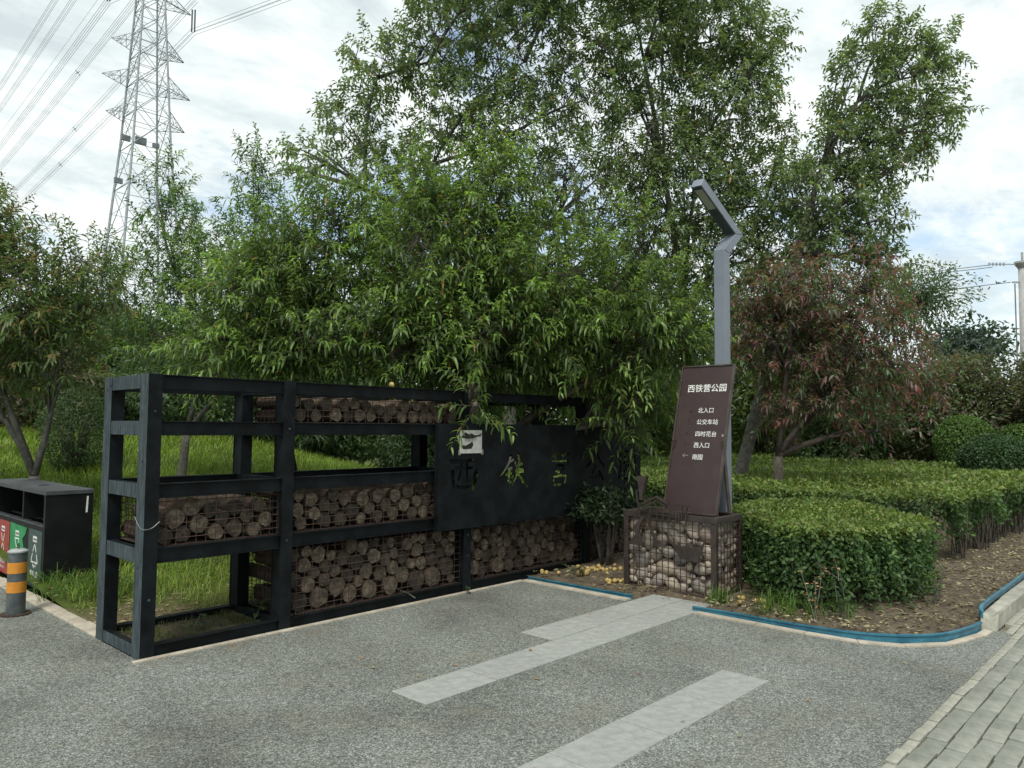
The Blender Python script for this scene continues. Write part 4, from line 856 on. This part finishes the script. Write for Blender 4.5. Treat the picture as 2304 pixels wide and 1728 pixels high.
for (x, y, zc, rx, rz, cols, lb) in [
    (-1.5, 13.5, 3.2, 1.8, 1.5, mixr, 'reddish green shrub far behind the bin at the edge of the lawn'), (1.6, 15.5, 3.2, 1.6, 1.1, yel, 'yellowish shrub seen past the near corner of the steel frame'), (4.3, 15.5, 3.4, 1.7, 1.2, DG, 'dark green shrub at the top of the lawn behind the upright peach tree'),
    (7.4, 14.0, 3.0, 1.9, 1.5, yel + mixr, 'mottled yellow and red shrub beyond the first steel frame bay'), (9.8, 11.5, 2.6, 2.0, 2.0, DG, 'broad dark green shrub beyond the middle of the steel frame'), (12.5, 9.0, 2.6, 2.1, 2.3, DG, 'tall dark thicket shrub beyond the name board'),
    (14.5, 6.5, 2.5, 2.0, 2.4, DG + yel[:2], 'tall mixed green shrub behind the brown sign'), (17.5, 7.5, 2.6, 2.2, 2.4, DG, 'deep green tall shrub behind the lamp post trunks'), (19.5, 4.2, 2.9, 2.0, 1.8, yel[:3] + DG, 'light green tall shrub beyond the plum tree trunk'),
    (24, 8.5, 2.2, 3.2, 1.8, yel + mixr[:2], 'far yellow and pink shrub at the end of the hedge'), (26, 2.6, 2.2, 2.2, 1.8, mixr, 'far brownish shrub right of the two distant tree trunks'), (-5, 14, 3.2, 2.2, 1.8, DG, 'dark shrub at the outer edge of the lawn beside the plaza'), (6.2, 20, 3.6, 2.6, 2.0, DG, 'distant dark shrub on the crest of the lawn')]:
    z0 = gh(x, y) if y > 0 else 0; bush('background_shrub', lb, 'shrub', (x, y, zc), rx, rx * .9, rz, int(17000 * rx * rz / 3.2), (.15 * (1 + .012 * abs(y)), .062), cols, None, z0=z0, lump=.16, stems=7, shellp=.3, barrel=True, group='shrubs along the back of the park')
for (x, y, rx, rz, cols, lb) in [(-3.2, 11.8, 1.6, .95, DG, 'low green shrub on the lawn crest straight behind the bin'), (-.4, 11.2, 1.5, 1.0, yel, 'low yellow-green shrub on the lawn crest beside the twiggy round shrub'), (2.5, 11.9, 1.6, .95, mixr, 'low reddish shrub on the lawn crest behind the near steel post'), (5.1, 11.2, 1.6, 1.05, DG, 'low deep green shrub on the lawn crest behind the second steel post'), (7.6, 9.8, 1.6, 1.2, DG, 'low deep green shrub on the lawn behind the upper caged logs'), (9.6, 8.0, 1.5, 1.3, DG, 'deep green shrub behind the board above the hedge end')]:
    z0 = gh(x, y); bush('crest_shrub', lb, 'shrub', (x, y, z0 + rz * .75), rx, rx * .8, rz, int(15000 * rx * rz / 1.6), (.12, .045), cols, None, z0=z0, lump=.14, stems=5, shellp=.3, barrel=True, group='low shrubs along the lawn crest')
for (x, y, r_, lb) in [(20.8, 5.1, .17, 'nearer bare brown trunk seen under the plum tree crown'), (23.9, 4.7, .19, 'farther bare brown trunk seen under the plum tree crown')]:
    tt_ = thing('distant_tree', lb, 'tree', (x, y, 0)); MB().tube([(x, y, -.1), (x + .03, y, 1.5), (x - .05, y + .05, 4)], [r_, r_ * .85, r_ * .6], 9).build('trunk', BARK, tt_, smooth=True)
    bush('x', '', '', (x, y, 5.0), 2.0, 2.0, 1.7, 7000, (.17, .07), DG, t=tt_, stems=0, lump=.2, shellp=.35, parts='crown')

# ------------------------------------------------------------------ hedges
def hedge(name, label, poly_, ztop, zlow, n_top, n_side, size, cols, side_depth=.14, edges=None, zb=.06, stems=60, topcols=None, far=True, lum=.02, flare=-.10):
    t = thing(name, label, 'hedge', (float(np.mean([p[0] for p in poly_])), float(np.mean([p[1] for p in poly_])), 0))
    pa = np.array(poly_); lo_, hi_ = pa.min(0), pa.max(0); cam_ = np.array([-2.15, -5.43]); P = []
    while sum(map(len, P)) < n_top:
        q_ = rng.uniform(lo_, hi_, (n_top * 3, 2)); q_ = q_[inpoly(q_, poly_)]
        if far: dd = np.linalg.norm(q_ - cam_, axis=1); q_ = q_[rng.random(len(q_)) < (dd.min() / dd) ** 1.7]
        P.append(q_)
    P = np.concatenate(P)[:n_top]; wav = lum * (np.sin(P[:, 0] * 2.1) + np.cos(P[:, 1] * 2.6 + P[:, 0])); dep = np.abs(rng.normal(0, .055, n_top)); zt = ztop + wav - dep
    _, ed = nearest(P, poly_); zt -= .035 * np.exp(-ed / .05)
    A = np.c_[P, zt]; nA = np.c_[np.zeros((n_top, 2)), np.ones(n_top)]
    Ls_, segs = [], []
    n = len(poly_)
    for i in range(n):
        if edges is not None and i not in edges: continue
        a_, b_ = pa[i], pa[(i + 1) % n]; segs.append((a_, b_)); dm = np.linalg.norm((a_ + b_) / 2 - cam_); Ls_.append(np.linalg.norm(b_ - a_) / (dm if far else 1))
    Ls_ = np.array(Ls_) / sum(Ls_); Bp, Bn = [], []
    for (a_, b_), fr in zip(segs, Ls_):
        k_ = int(n_side * fr); t_ = rng.random(k_); 
        if far and np.linalg.norm(a_ - b_) > 6: near_first = np.linalg.norm(a_ - cam_) < np.linalg.norm(b_ - cam_); t_ = t_ ** 2 if near_first else 1 - t_ ** 2
        d = (b_ - a_) / np.linalg.norm(b_ - a_); nrm = np.array([d[1], -d[0]])
        if inpoly(np.array([(a_ + b_) / 2 + nrm * .02]), poly_)[0]: nrm = -nrm
        zr = 1 - np.abs(rng.normal(0, .47, k_)); zr = np.where(zr < 0, rng.random(k_), zr); bulge = .05 * np.sin(t_ * 17 + zr * 5) + .03 * np.sin(t_ * 41)
        dpt = np.abs(rng.normal(0, side_depth, k_)); p = a_ + t_[:, None] * (b_ - a_) + nrm * (bulge - dpt + .03 + flare * (1 - zr))[:, None]
        Bp.append(np.c_[p, zlow + (ztop - zlow) * zr - .02]); Bn.append(np.tile([nrm[0], nrm[1], .5], (k_, 1)))
    Bp = np.concatenate(Bp); Bn = np.concatenate(Bn); n_s = len(Bp)
    PP = np.r_[A, Bp]; NN = norm(np.r_[nA, Bn] + rng.normal(0, .45, (len(PP), 3))); T = norm(np.r_[nA * .5, Bn * .35] + rng.normal(0, .65, (len(PP), 3)))
    dd = np.linalg.norm(PP[:, :2] - cam_, axis=1); sc = np.clip(dd / 8.5, 1, 3.2) if far else np.ones(len(PP))
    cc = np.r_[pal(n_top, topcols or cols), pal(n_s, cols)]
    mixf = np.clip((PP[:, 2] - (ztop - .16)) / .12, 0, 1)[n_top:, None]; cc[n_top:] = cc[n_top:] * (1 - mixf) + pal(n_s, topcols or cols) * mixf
    v, f, c_ = leaves(PP, T, NN, size[0] * sc * rng.uniform(.7, 1.2, len(PP)), size[1] * sc * rng.uniform(.8, 1.2, len(PP)), rng.uniform(0, .25, len(PP)), False, .18, np.clip(cc, .004, .9))
    npmesh('foliage', v, f, LEAFG, t, c_)
    m = MB()
    for i in range(stems):
        (a_, b_) = segs[i % len(segs)] if i < stems * .6 else random.choice(segs[:3]); t_ = rng.random() ** (1.6 if np.linalg.norm(b_ - a_) > 6 else 1); p = a_ + t_ * (b_ - a_); c0 = pa.mean(0) if np.linalg.norm(b_ - a_) < 6 else p + np.array([0, 1.0])
        p = p + (c0 - p) / np.linalg.norm(c0 - p) * rng.uniform(.1, .45)
        for k_ in range(rng.integers(2, 5)):
            e = p + rng.normal(0, .08, 2); m.tube(bez((p[0] + rng.normal(0, .02), p[1] + rng.normal(0, .02), .02), (e[0], e[1], zlow + (ztop - zlow) * rng.uniform(.4, .95)), (rng.normal(0, .04), rng.normal(0, .04), 0), 4), list(np.linspace(rng.uniform(.006, .014), .004, 4)), 4)
    sm_ = m.build('stems', BARK, t); sm_['kind'] = 'stuff'
    return t
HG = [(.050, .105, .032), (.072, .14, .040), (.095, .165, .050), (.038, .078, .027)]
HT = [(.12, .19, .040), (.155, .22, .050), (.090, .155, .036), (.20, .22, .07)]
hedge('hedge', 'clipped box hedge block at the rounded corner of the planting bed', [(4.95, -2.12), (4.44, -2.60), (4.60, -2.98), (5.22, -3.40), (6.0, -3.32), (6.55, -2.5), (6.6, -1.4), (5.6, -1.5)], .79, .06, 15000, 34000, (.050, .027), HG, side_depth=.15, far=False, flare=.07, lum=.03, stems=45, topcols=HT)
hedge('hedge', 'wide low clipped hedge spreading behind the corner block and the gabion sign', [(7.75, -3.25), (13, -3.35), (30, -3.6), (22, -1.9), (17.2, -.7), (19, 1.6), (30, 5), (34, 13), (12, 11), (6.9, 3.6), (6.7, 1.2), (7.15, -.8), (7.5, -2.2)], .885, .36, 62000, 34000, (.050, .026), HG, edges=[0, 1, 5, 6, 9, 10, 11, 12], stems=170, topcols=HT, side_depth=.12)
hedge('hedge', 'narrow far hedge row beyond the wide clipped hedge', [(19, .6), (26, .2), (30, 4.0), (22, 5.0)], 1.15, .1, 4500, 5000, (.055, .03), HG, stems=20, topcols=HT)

# ------------------------------------------------------------------ grass, weeds, litter
def grass(name, P, L, Wd, cols, wts=None, lean=.55, par=None):
    n_ = len(P); a_ = rng.uniform(0, 6.28, n_); d = np.c_[np.cos(a_), np.sin(a_), np.zeros(n_)]; s_ = np.c_[-np.sin(a_), np.cos(a_), np.zeros(n_)]; U = np.array([0, 0, 1.0]); le = (lean * rng.uniform(.3, 1.6, n_))[:, None]; L = L[:, None]; Wd = Wd[:, None]
    V = np.stack([P - s_ * Wd / 2, P + s_ * Wd / 2, P + U * L * .5 + d * L * le * .25 + s_ * Wd * .42, P + U * L * .5 + d * L * le * .25 - s_ * Wd * .42, P + U * L * .82 * (1 - le * .25) + d * L * le * .85], 1)
    b = (np.arange(n_) * 5)[:, None, None]; F = [(np.array([[0, 1, 2, 3]])[None] + b).reshape(-1, 4), (np.array([[3, 2, 4]])[None] + b).reshape(-1, 3)]
    o = npmesh(name, V.reshape(-1, 3), F, GRASSM, par, np.repeat(np.clip(pal(n_, cols, wts), .004, .9), 5, 0)); return o
n_ = 200000; xx = rng.uniform(.2, 14, n_); yy = .9 + (rng.random(n_) ** 1.25) * 17; 
xl = rng.uniform(-6, .2, n_ // 5); yl = rng.uniform(6, 18, n_ // 5)
cl = np.sin(xx * 2.3 + np.sin(yy * 1.7)) * np.cos(yy * 2.1 + np.sin(xx * 1.3)) + rng.normal(0, .5, n_)
keep_ = (cl > np.where((yy < 2.0), .1, -.8)) & ~((xx > 5.8) & (yy < 2)); xx, yy = xx[keep_], yy[keep_]; n_ = len(xx); sc = np.clip(.6 + yy / 10, .6, 1.9)
gg = grass('grass', np.c_[xx, yy, ground_h(xx, yy) - .02], rng.uniform(.10, .26, n_) * np.where(yy < 3, .8, 1.1), .0085 * sc * rng.uniform(.7, 1.4, n_), [(.18, .27, .05), (.24, .33, .065), (.12, .20, .048), (.30, .31, .10)], [.35, .3, .25, .1], 1.0); gg['kind'] = 'stuff'
n_ = 2600; xx = rng.uniform(.12, 1.0, n_); yy = rng.uniform(.1, .75, n_); kp = rng.random(n_) < .25 + .7 * (np.abs(xx - .62) > .25); xx, yy = xx[kp], yy[kp]
gs = grass('grass', np.c_[xx, yy, np.full(len(xx), .02)], rng.uniform(.03, .10, len(xx)), np.full(len(xx), .005), [(.06, .11, .02), (.12, .12, .05), (.16, .13, .07)], [.5, .3, .2], .9); gs['kind'] = 'stuff'
o_ = MB().box((.10, .09, .0), (1.05, .73, .035)).build('planter_soil', SOIL); o_['kind'] = 'structure'
def tuft(x, y, z, n_, L, label, name='grass_tuft', w_=.009, spread=.09, cols=((.06, .13, .03), (.09, .17, .035), (.13, .19, .05)), lean=.8):
    P = np.c_[x + rng.normal(0, spread, n_), y + rng.normal(0, spread, n_), np.full(n_, z)]; o = grass(name, P, rng.uniform(.5, 1.1, n_) * L, np.full(n_, w_), list(cols), None, lean); tag(o, label, 'grass tuft', kind='stuff')
tuft(.35, 2.35, .03, 130, .34, 'broad-bladed grass tuft at the foot of the waste bin end panel', w_=.012, spread=.16)
tuft(.62, 2.1, .04, 90, .26, 'shorter grass tuft between the waste bin and the steel frame', w_=.011, spread=.18)
tuft(.25, 2.75, .02, 40, .42, 'thin tall grass tuft rising in front of the dark bin label', w_=.010, spread=.10)
tuft(4.22, -2.08, .03, 90, .24, 'grass tuft at the foot of the stone cage corner post', spread=.05, w_=.006)
tuft(4.28, -2.62, .04, 150, .30, 'grass tuft under the front of the corner hedge block', spread=.13, w_=.008)
tuft(4.55, -2.95, .04, 80, .22, 'grass tuft beside the blue edging below the hedge', spread=.12, w_=.008)
def weed(name, label, x, y, z, h, n_leaf, leaf, cols, nst=1, spread=.1, mat=LEAF):
    t = thing(name, label, 'plant', (x, y, z)); m = MB(); Ps, Ts = [], []
    for i in range(nst):
        e = Vector((x + rng.normal(0, spread), y + rng.normal(0, spread), z + h * rng.uniform(.7, 1.1))); b = bez((x + rng.normal(0, .02), y + rng.normal(0, .02), z - .02), e, (rng.normal(0, .03), rng.normal(0, .03), .02), 5); m.tube(b, [.005, .0045, .004, .003, .002], 4)
        for j in range(n_leaf):
            f = rng.uniform(.25, 1); k_ = min(int(f * 4), 3); p = b[k_].lerp(b[k_ + 1], f * 4 - k_); Ps.append(list(p)); a_ = j * 2.4; Ts.append([math.cos(a_), math.sin(a_), .25])
    m.build('stem', BARKG, t); n_ = len(Ps); v, f, c_ = leaves(np.array(Ps), np.array(Ts) + rng.normal(0, .15, (n_, 3)), np.tile([0, 0, 1.0], (n_, 1)) + rng.normal(0, .2, (n_, 3)), leaf[0] * rng.uniform(.6, 1.1, n_), leaf[1] * rng.uniform(.7, 1.1, n_), .3 * np.ones(n_), True, .15, np.clip(pal(n_, cols), .004, .9))
    npmesh('leaves', v, f, mat, t, c_, smooth=True)
WG = [(.05, .11, .03), (.07, .14, .04)]
weed('weed', 'young broad-leaved weed in the open planter bay nearest the corner post', .50, .30, .03, .14, 6, (.12, .05), WG)
weed('weed', 'broad-leaved weed in the planter bay beside the second post', .98, .34, .03, .22, 8, (.13, .055), WG)
weed('weed', 'small green weed growing out of the lower caged logs', 2.36, .03, .25, .12, 9, (.05, .03), WG)
weed('weed', 'small weed at the foot of the third frame post', 3.06, -.06, .0, .09, 9, (.045, .025), WG)
weed('weed', 'tiny weed at the bottom rail under the caged logs', 2.42, -.03, .07, .07, 6, (.04, .025), WG)
weed('sapling', 'spindly leafy sapling beside the stone cage side wall', 4.98, -2.22, .05, .62, 22, (.075, .03), WG, 3, .12)
weed('sapling', 'pale leafy sapling low in front of the corner hedge block', 4.72, -2.30, .05, .40, 18, (.07, .03), WG, 3, .10)
weed('sapling', 'thin sapling with rounded leaves in front of the hedge corner nearest the blue edging', 4.42, -3.12, .05, .36, 16, (.05, .03), WG, 3, .09)
weed('sapling', 'thin bare-footed sapling at the hedge end facing the concrete kerb', 5.3, -3.55, .06, .40, 16, (.05, .03), WG, 3, .09)
weed('twig', 'dry twig with orange withered leaves in front of the corner hedge block', 4.22, -2.92, .04, .42, 7, (.05, .03), [(.42, .22, .10), (.50, .30, .16)], 3, .10, LITTER)
weed('twig', 'withered pinkish leaf sprig sticking out of the hedge front', 4.45, -3.05, .36, .18, 6, (.045, .028), [(.50, .27, .18), (.42, .25, .14)], 2, .07, LITTER)
weed('weed', 'low weeds among the fallen peaches by the stone cage', 4.35, -.45, .04, .12, 10, (.05, .03), WG, 3, .12)
# litter
n_ = 10000; P = np.c_[rng.uniform(3.98, 11, n_), rng.uniform(-3.94, .0, n_)]; P = P[inpoly(P, BED)]; P = P[(P[:, 1] < -1) | (P[:, 0] > 5.5) | (rng.random(len(P)) < .25)]; P = P[~((P[:, 0] < 4.27) & (P[:, 1] < -1.38) & (P[:, 1] > -2.02) & (rng.random(len(P)) < .8))]; P = P[~((P[:, 0] > gx0 - .02) & (P[:, 0] < gx1 + .02) & (P[:, 1] > gy0) & (P[:, 1] < gy1))]
n_ = len(P); a_ = rng.uniform(0, 6.28, n_); T = np.c_[np.cos(a_), np.sin(a_), rng.normal(0, .16, n_)]; Nn = norm(np.c_[rng.normal(0, .35, (n_, 2)), np.ones(n_)])
v, f, c_ = leaves(np.c_[P, bed_z(P[:, 0], P[:, 1]) + rng.uniform(.0, .018, n_)], T, Nn, rng.uniform(.028, .07, n_), rng.uniform(.014, .028, n_), rng.uniform(-.1, .15, n_), False, .2, np.clip(pal(n_, [(.27, .235, .14), (.35, .30, .19), (.19, .14, .08), (.23, .23, .11), (.14, .10, .06)]), .01, .9))
o = npmesh('fallen_leaves', v, f, LITTER, None, c_); o['kind'] = 'stuff'
n_ = 1500; P = np.c_[rng.uniform(.16, 3, n_), .85 + rng.random(n_) ** 1.3 * 2.2]; a_ = rng.uniform(0, 6.28, n_); T = np.c_[np.cos(a_), np.sin(a_), rng.normal(0, .16, n_)]
v, f, c_ = leaves(np.c_[P, ground_h(P[:, 0], P[:, 1]) - .008], T, norm(np.c_[rng.normal(0, .3, (n_, 2)), np.ones(n_)]), rng.uniform(.03, .08, n_), rng.uniform(.01, .022, n_), np.zeros(n_), False, .2, pal(n_, [(.34, .28, .15), (.24, .18, .09), (.40, .34, .2)]))
o = npmesh('fallen_leaves', v, f, LITTER, None, c_); o['kind'] = 'stuff'
n_ = 60; P = np.c_[rng.uniform(-2, 4.2, n_), rng.uniform(-4.0, -.05, n_)]; a_ = rng.uniform(0, 6.28, n_); T = np.c_[np.cos(a_), np.sin(a_), np.zeros(n_)]
v, f, c_ = leaves(np.c_[P, np.full(n_, .012)], T, np.tile([0, 0, 1.0], (n_, 1)) + rng.normal(0, .2, (n_, 3)), rng.uniform(.02, .055, n_), rng.uniform(.01, .02, n_), np.zeros(n_), False, .2, pal(n_, [(.34, .30, .14), (.30, .17, .09), (.20, .12, .07)]))
o = npmesh('scattered_leaves', v, f, LITTER, None, c_); o['kind'] = 'stuff'
bm = bmesh.new(); bmesh.ops.create_icosphere(bm, subdivisions=2, radius=.024); me = bpy.data.meshes.new('peach'); bm.to_mesh(me); bm.free(); me.materials.append(PEACH); me.polygons.foreach_set('use_smooth', [True] * len(me.polygons))
def peach(x, y, z, lab, grp):
    o = bpy.data.objects.new('peach', me); COL.objects.link(o); o.location = (x, y, z); s_ = rng.uniform(.8, 1.15); o.scale = (s_, s_, s_ * .93); o.rotation_euler = rng.uniform(0, 3, 3); tag(o, lab, 'fruit', grp)
for i in range(24): x, y = 4.55 + rng.normal(0, .16), -.42 + rng.normal(0, .15); peach(x, y, float(bed_z(x, y)) + .018, 'small fallen yellow peach in the heap between frame and stone cage', 'fallen peaches between the frame and the cage')
for i in range(7): x, y = 4.30 + rng.normal(0, .06), -.88 + rng.normal(0, .07); peach(x, y, float(bed_z(x, y)) + .018, 'small fallen yellow peach beside the stone cage corner', 'fallen peaches at the cage corner')
for i in range(4): x, y = 4.10 + rng.normal(0, .07), -.18 + rng.normal(0, .08); peach(x, y, float(bed_z(x, y)) + .018, 'small fallen orange peach near the straight blue edging', 'fallen peaches by the straight blue edging')
for i in range(12): x, y = 4.38 + rng.normal(0, .14), -2.38 + rng.normal(0, .16); peach(x, y, float(bed_z(x, y)) + .018, 'small fallen orange peach under the corner hedge near the sign', 'fallen peaches under the corner hedge')
peach(2.15, .04, H + .02, 'yellow peach lying on top of the steel frame', None)

# ------------------------------------------------------------------ power pylon and lines (camera-ground axes: right u, forward w)
CAM0 = Vector((-2.148, -5.4325, 0))
PC = CAM0 + u * -64.2 + w * 130
def pyl(h, k_, a0): pass
aR = R(45.7)
def rad(z): return float(np.interp(z, [-1, 38, 50, 75, 105], [9.3, 5.6, 4.4, 2.63, 1.3]))
def leg(k_, z):
    th = aR + math.pi / 4 + k_ * math.pi / 2; r_ = rad(z); return PC + u * (r_ * math.cos(th)) + w * (r_ * math.sin(th)) + Vector((0, 0, z))
PY = thing('power_pylon', 'tall steel lattice power pylon rising beyond the peach trees', 'pylon', tuple(PC))
for k_ in range(4): m = MB(); m.tube([leg(k_, z) for z in (-1, 38, 50, 75, 105)], [.24, .22, .20, .17, .12], 4); m.build('leg', GALV, PY)
m = MB(); z = 2.0; zs = []
while z < 104: zs.append(z); z += rad(z) * 1.35
for a_, b_ in zip(zs[:-1], zs[1:]):
    for k_ in range(4):
        p0, p1, q0, q1 = leg(k_, a_), leg((k_ + 1) % 4, a_), leg(k_, b_), leg((k_ + 1) % 4, b_)
        for s_, e_ in ((p0, q1), (p1, q0), (q0, q1)): m.bar(s_, e_, .13, n=3)
        mid = (p0 + p1 + q0 + q1) / 4; m.bar((p0 + q0) / 2, mid, .09, n=3); m.bar((p1 + q1) / 2, mid, .09, n=3)
        m.bar((p0 * .75 + q0 * .25), (p0 * .75 + q1 * .25), .08, n=3)
m.build('bracing', GALV, PY, recalc=False)
ax_ = u * math.cos(aR) + w * math.sin(aR); bx_ = u * -math.sin(aR) + w * math.cos(aR)
def arm(z, half, drop, rise=.0):
    for s_ in (-1, 1):
        m = MB(); r_ = rad(z) * .71; tip = PC + ax_ * s_ * half + Vector((0, 0, z - drop)); c4 = [PC + ax_ * s_ * r_ + bx_ * t_ * r_ + Vector((0, 0, z + h_)) for t_ in (-1, 1) for h_ in (-drop, 1.6)]
        for c_ in c4: m.bar(c_, tip, .14, n=3)
        for f in (.25, .5, .75):
            pts = [c_.lerp(tip, f) for c_ in c4]; nx = [c_.lerp(tip, f - .25) for c_ in c4]
            for a_, b_ in ((0, 1), (2, 3), (0, 2), (1, 3)): m.bar(pts[a_], pts[b_], .08, n=3); m.bar(pts[a_], nx[b_], .08, n=3)
        m.build('crossarm', GALV, PY, recalc=False)
for z_, hf in ((67.6, 6.1), (61.0, 7.4), (54.8, 6.6)): arm(z_, hf, .3)
for z_, hf in ((77.0, 7.1), (86.5, 9.0), (96, 8.0)): arm(z_, hf, .4)
for (aa, zz2) in ((6.2, 46.3), (0, 45.8)): pass
for dx, dz_, s_ in ((-2.2, 50.2, 1.2), (.4, 49.6, 1.5), (3.0, 49.0, .9), (-3.2, 42.8, 1.1)):
    c_ = PC + u * dx + w * -2.5; m = MB(); m.box((c_.x - s_ * .6, c_.y - .2, dz_), (c_.x + s_ * .6, c_.y + .2, dz_ + s_ * .8)); m.build('equipment_box', EQM, PY)
def img(x, y, D):    # point at ground distance D seen in that direction (used to set out the distant line only)
    d = fwd + rt * ((x - 1152) / 1710.8) + upv * ((864 - y) / 1710.8); k_ = D / d.dot(w); p = Vector((-2.148, -5.4325, 1.6)) + d * k_; return p
m = MB()
ins = []
for (x, y, ln) in ((436, 22, 4.0), (246, -48, 4.0)):
    p = img(x, y, 129)
    for o_ in (-.25, .25): m.tube([p + u * o_, p + u * o_ - Vector((0, 0, ln))], .13, 6)
    ins.append(p - Vector((0, 0, ln)))
m.build('insulator', simple('insulator_glaze', (.05, .05, .055), (.08, .08, .085), 2, .3, 0), PY)
d1 = (u * -.695 + w * .719); d2 = (u * .853 + w * -.52)
def line(start, d, length, label, quad=True, sag=3.0, sp_=()):
    t = thing('power_line', label, 'power cable', tuple(start)); offs = [(-.36, -.36), (.36, -.36), (-.36, .36), (.36, .36)] if quad else [(0, 0)]; s_ = d.cross(Vector((0, 0, 1))).normalized()
    for a_, b_ in offs:
        pts = [Vector(start) + d * (length * f) + s_ * a_ + Vector((0, 0, b_ - sag * 4 * f * (1 - f))) for f in np.linspace(0, 1, 14)]
        MB().tube(pts, .032 if quad else .026, 4).build('conductor', WIREM, t)
    for f in sp_:
        c_ = Vector(start) + d * (length * f) + Vector((0, 0, -sag * 4 * f * (1 - f))); m = MB()
        for a_ in (-1, 1): m.bar(c_ + s_ * a_ * .48 + Vector((0, 0, .48)), c_ - s_ * a_ * .48 - Vector((0, 0, .48)), .10, n=4)
        m.build('spacer', WIREM, t)
line(img(247, -200, 131), d1, 330, 'outermost four-wire power line at the upper edge of the sky', sp_=(.30,))
line(img(296, -200, 131), d1, 330, 'second four-wire power line from the edge of the sky', sp_=(.42,))
line(img(361, -200, 131), d1, 330, 'single thin cable between the upper power lines', False)
line(ins[1], d1, 330, 'four-wire power line hanging from the upper crossarm of the pylon', sp_=(.30,))
line(img(336, -40, 131), d1, 330, 'four-wire power line passing close beside the pylon body', sp_=(.135,))
line(img(330, -15, 131), d1, 330, 'single thin cable running past the pylon to the treetops', False)
line(img(441, -2, 131), d1, 330, 'four-wire power line passing behind the pylon', sp_=(.23,))
line(ins[0], d1, 330, 'lowest four-wire power line hanging from the pylon', sp_=(.26,))
line(ins[0], d2, 160, 'four-wire power line leaving the pylon towards the treetops overhead', sag=1.5)
line(ins[1], d2, 160, 'four-wire power line leaving the upper pylon arm overhead', sag=1.5)
PL = thing('utility_pole', 'round concrete utility pole with a steel cap and insulators', 'utility pole', (27.55, -.69, 0))
px, py = 27.7, -.85
MB().lathe([(.165, -.1), (.125, 7.0)], (px, py, 0), 14).build('pole', CONC, PL, smooth=True)
MB().lathe([(.125, 7.0), (.24, 7.18), (.24, 7.24), (.035, 7.25), (.035, 7.55)], (px, py, 0), 12).build('cap', CONC, PL)
e = Vector((px, py, 7.15)) - u * 1.1
MB().bar((px, py, 6.55), Vector((px, py, 6.55)) - u * .35, .05).build('lower_arm', GALV, PL)
m = MB(); m.bar((px, py, 7.15), e, .03)
for i in range(5): c_ = e + u * .12 * i; m.tube([c_ - Vector((0, 0, .05)), c_ + Vector((0, 0, .05))], .028, 6)
m.build('insulator_arm', GALV, PL)
MB().bar(Vector((px, py, 0)) - u * .27, Vector((px, py, 6.5)) - u * .27, .035).build('cable_riser', GAL, PL)
t = thing('overhead_wire', 'thin overhead wires running from the utility pole behind the trees', 'wire', (px, py, 7))
for a_, z_, e_ in ((-1.1, 7.12, 6.6), (-1.0, 7.05, 6.5), (-.4, 6.55, 5.9)): s_ = Vector((px, py, z_)) + u * a_; MB().tube([s_ + (-u * 22 + w * 4) * f + Vector((0, 0, -(z_ - e_) * f * 2 - 1.2 * f * (1 - f))) for f in np.linspace(0, 1, 9)], .014, 4).build('wire', WIREM, t)
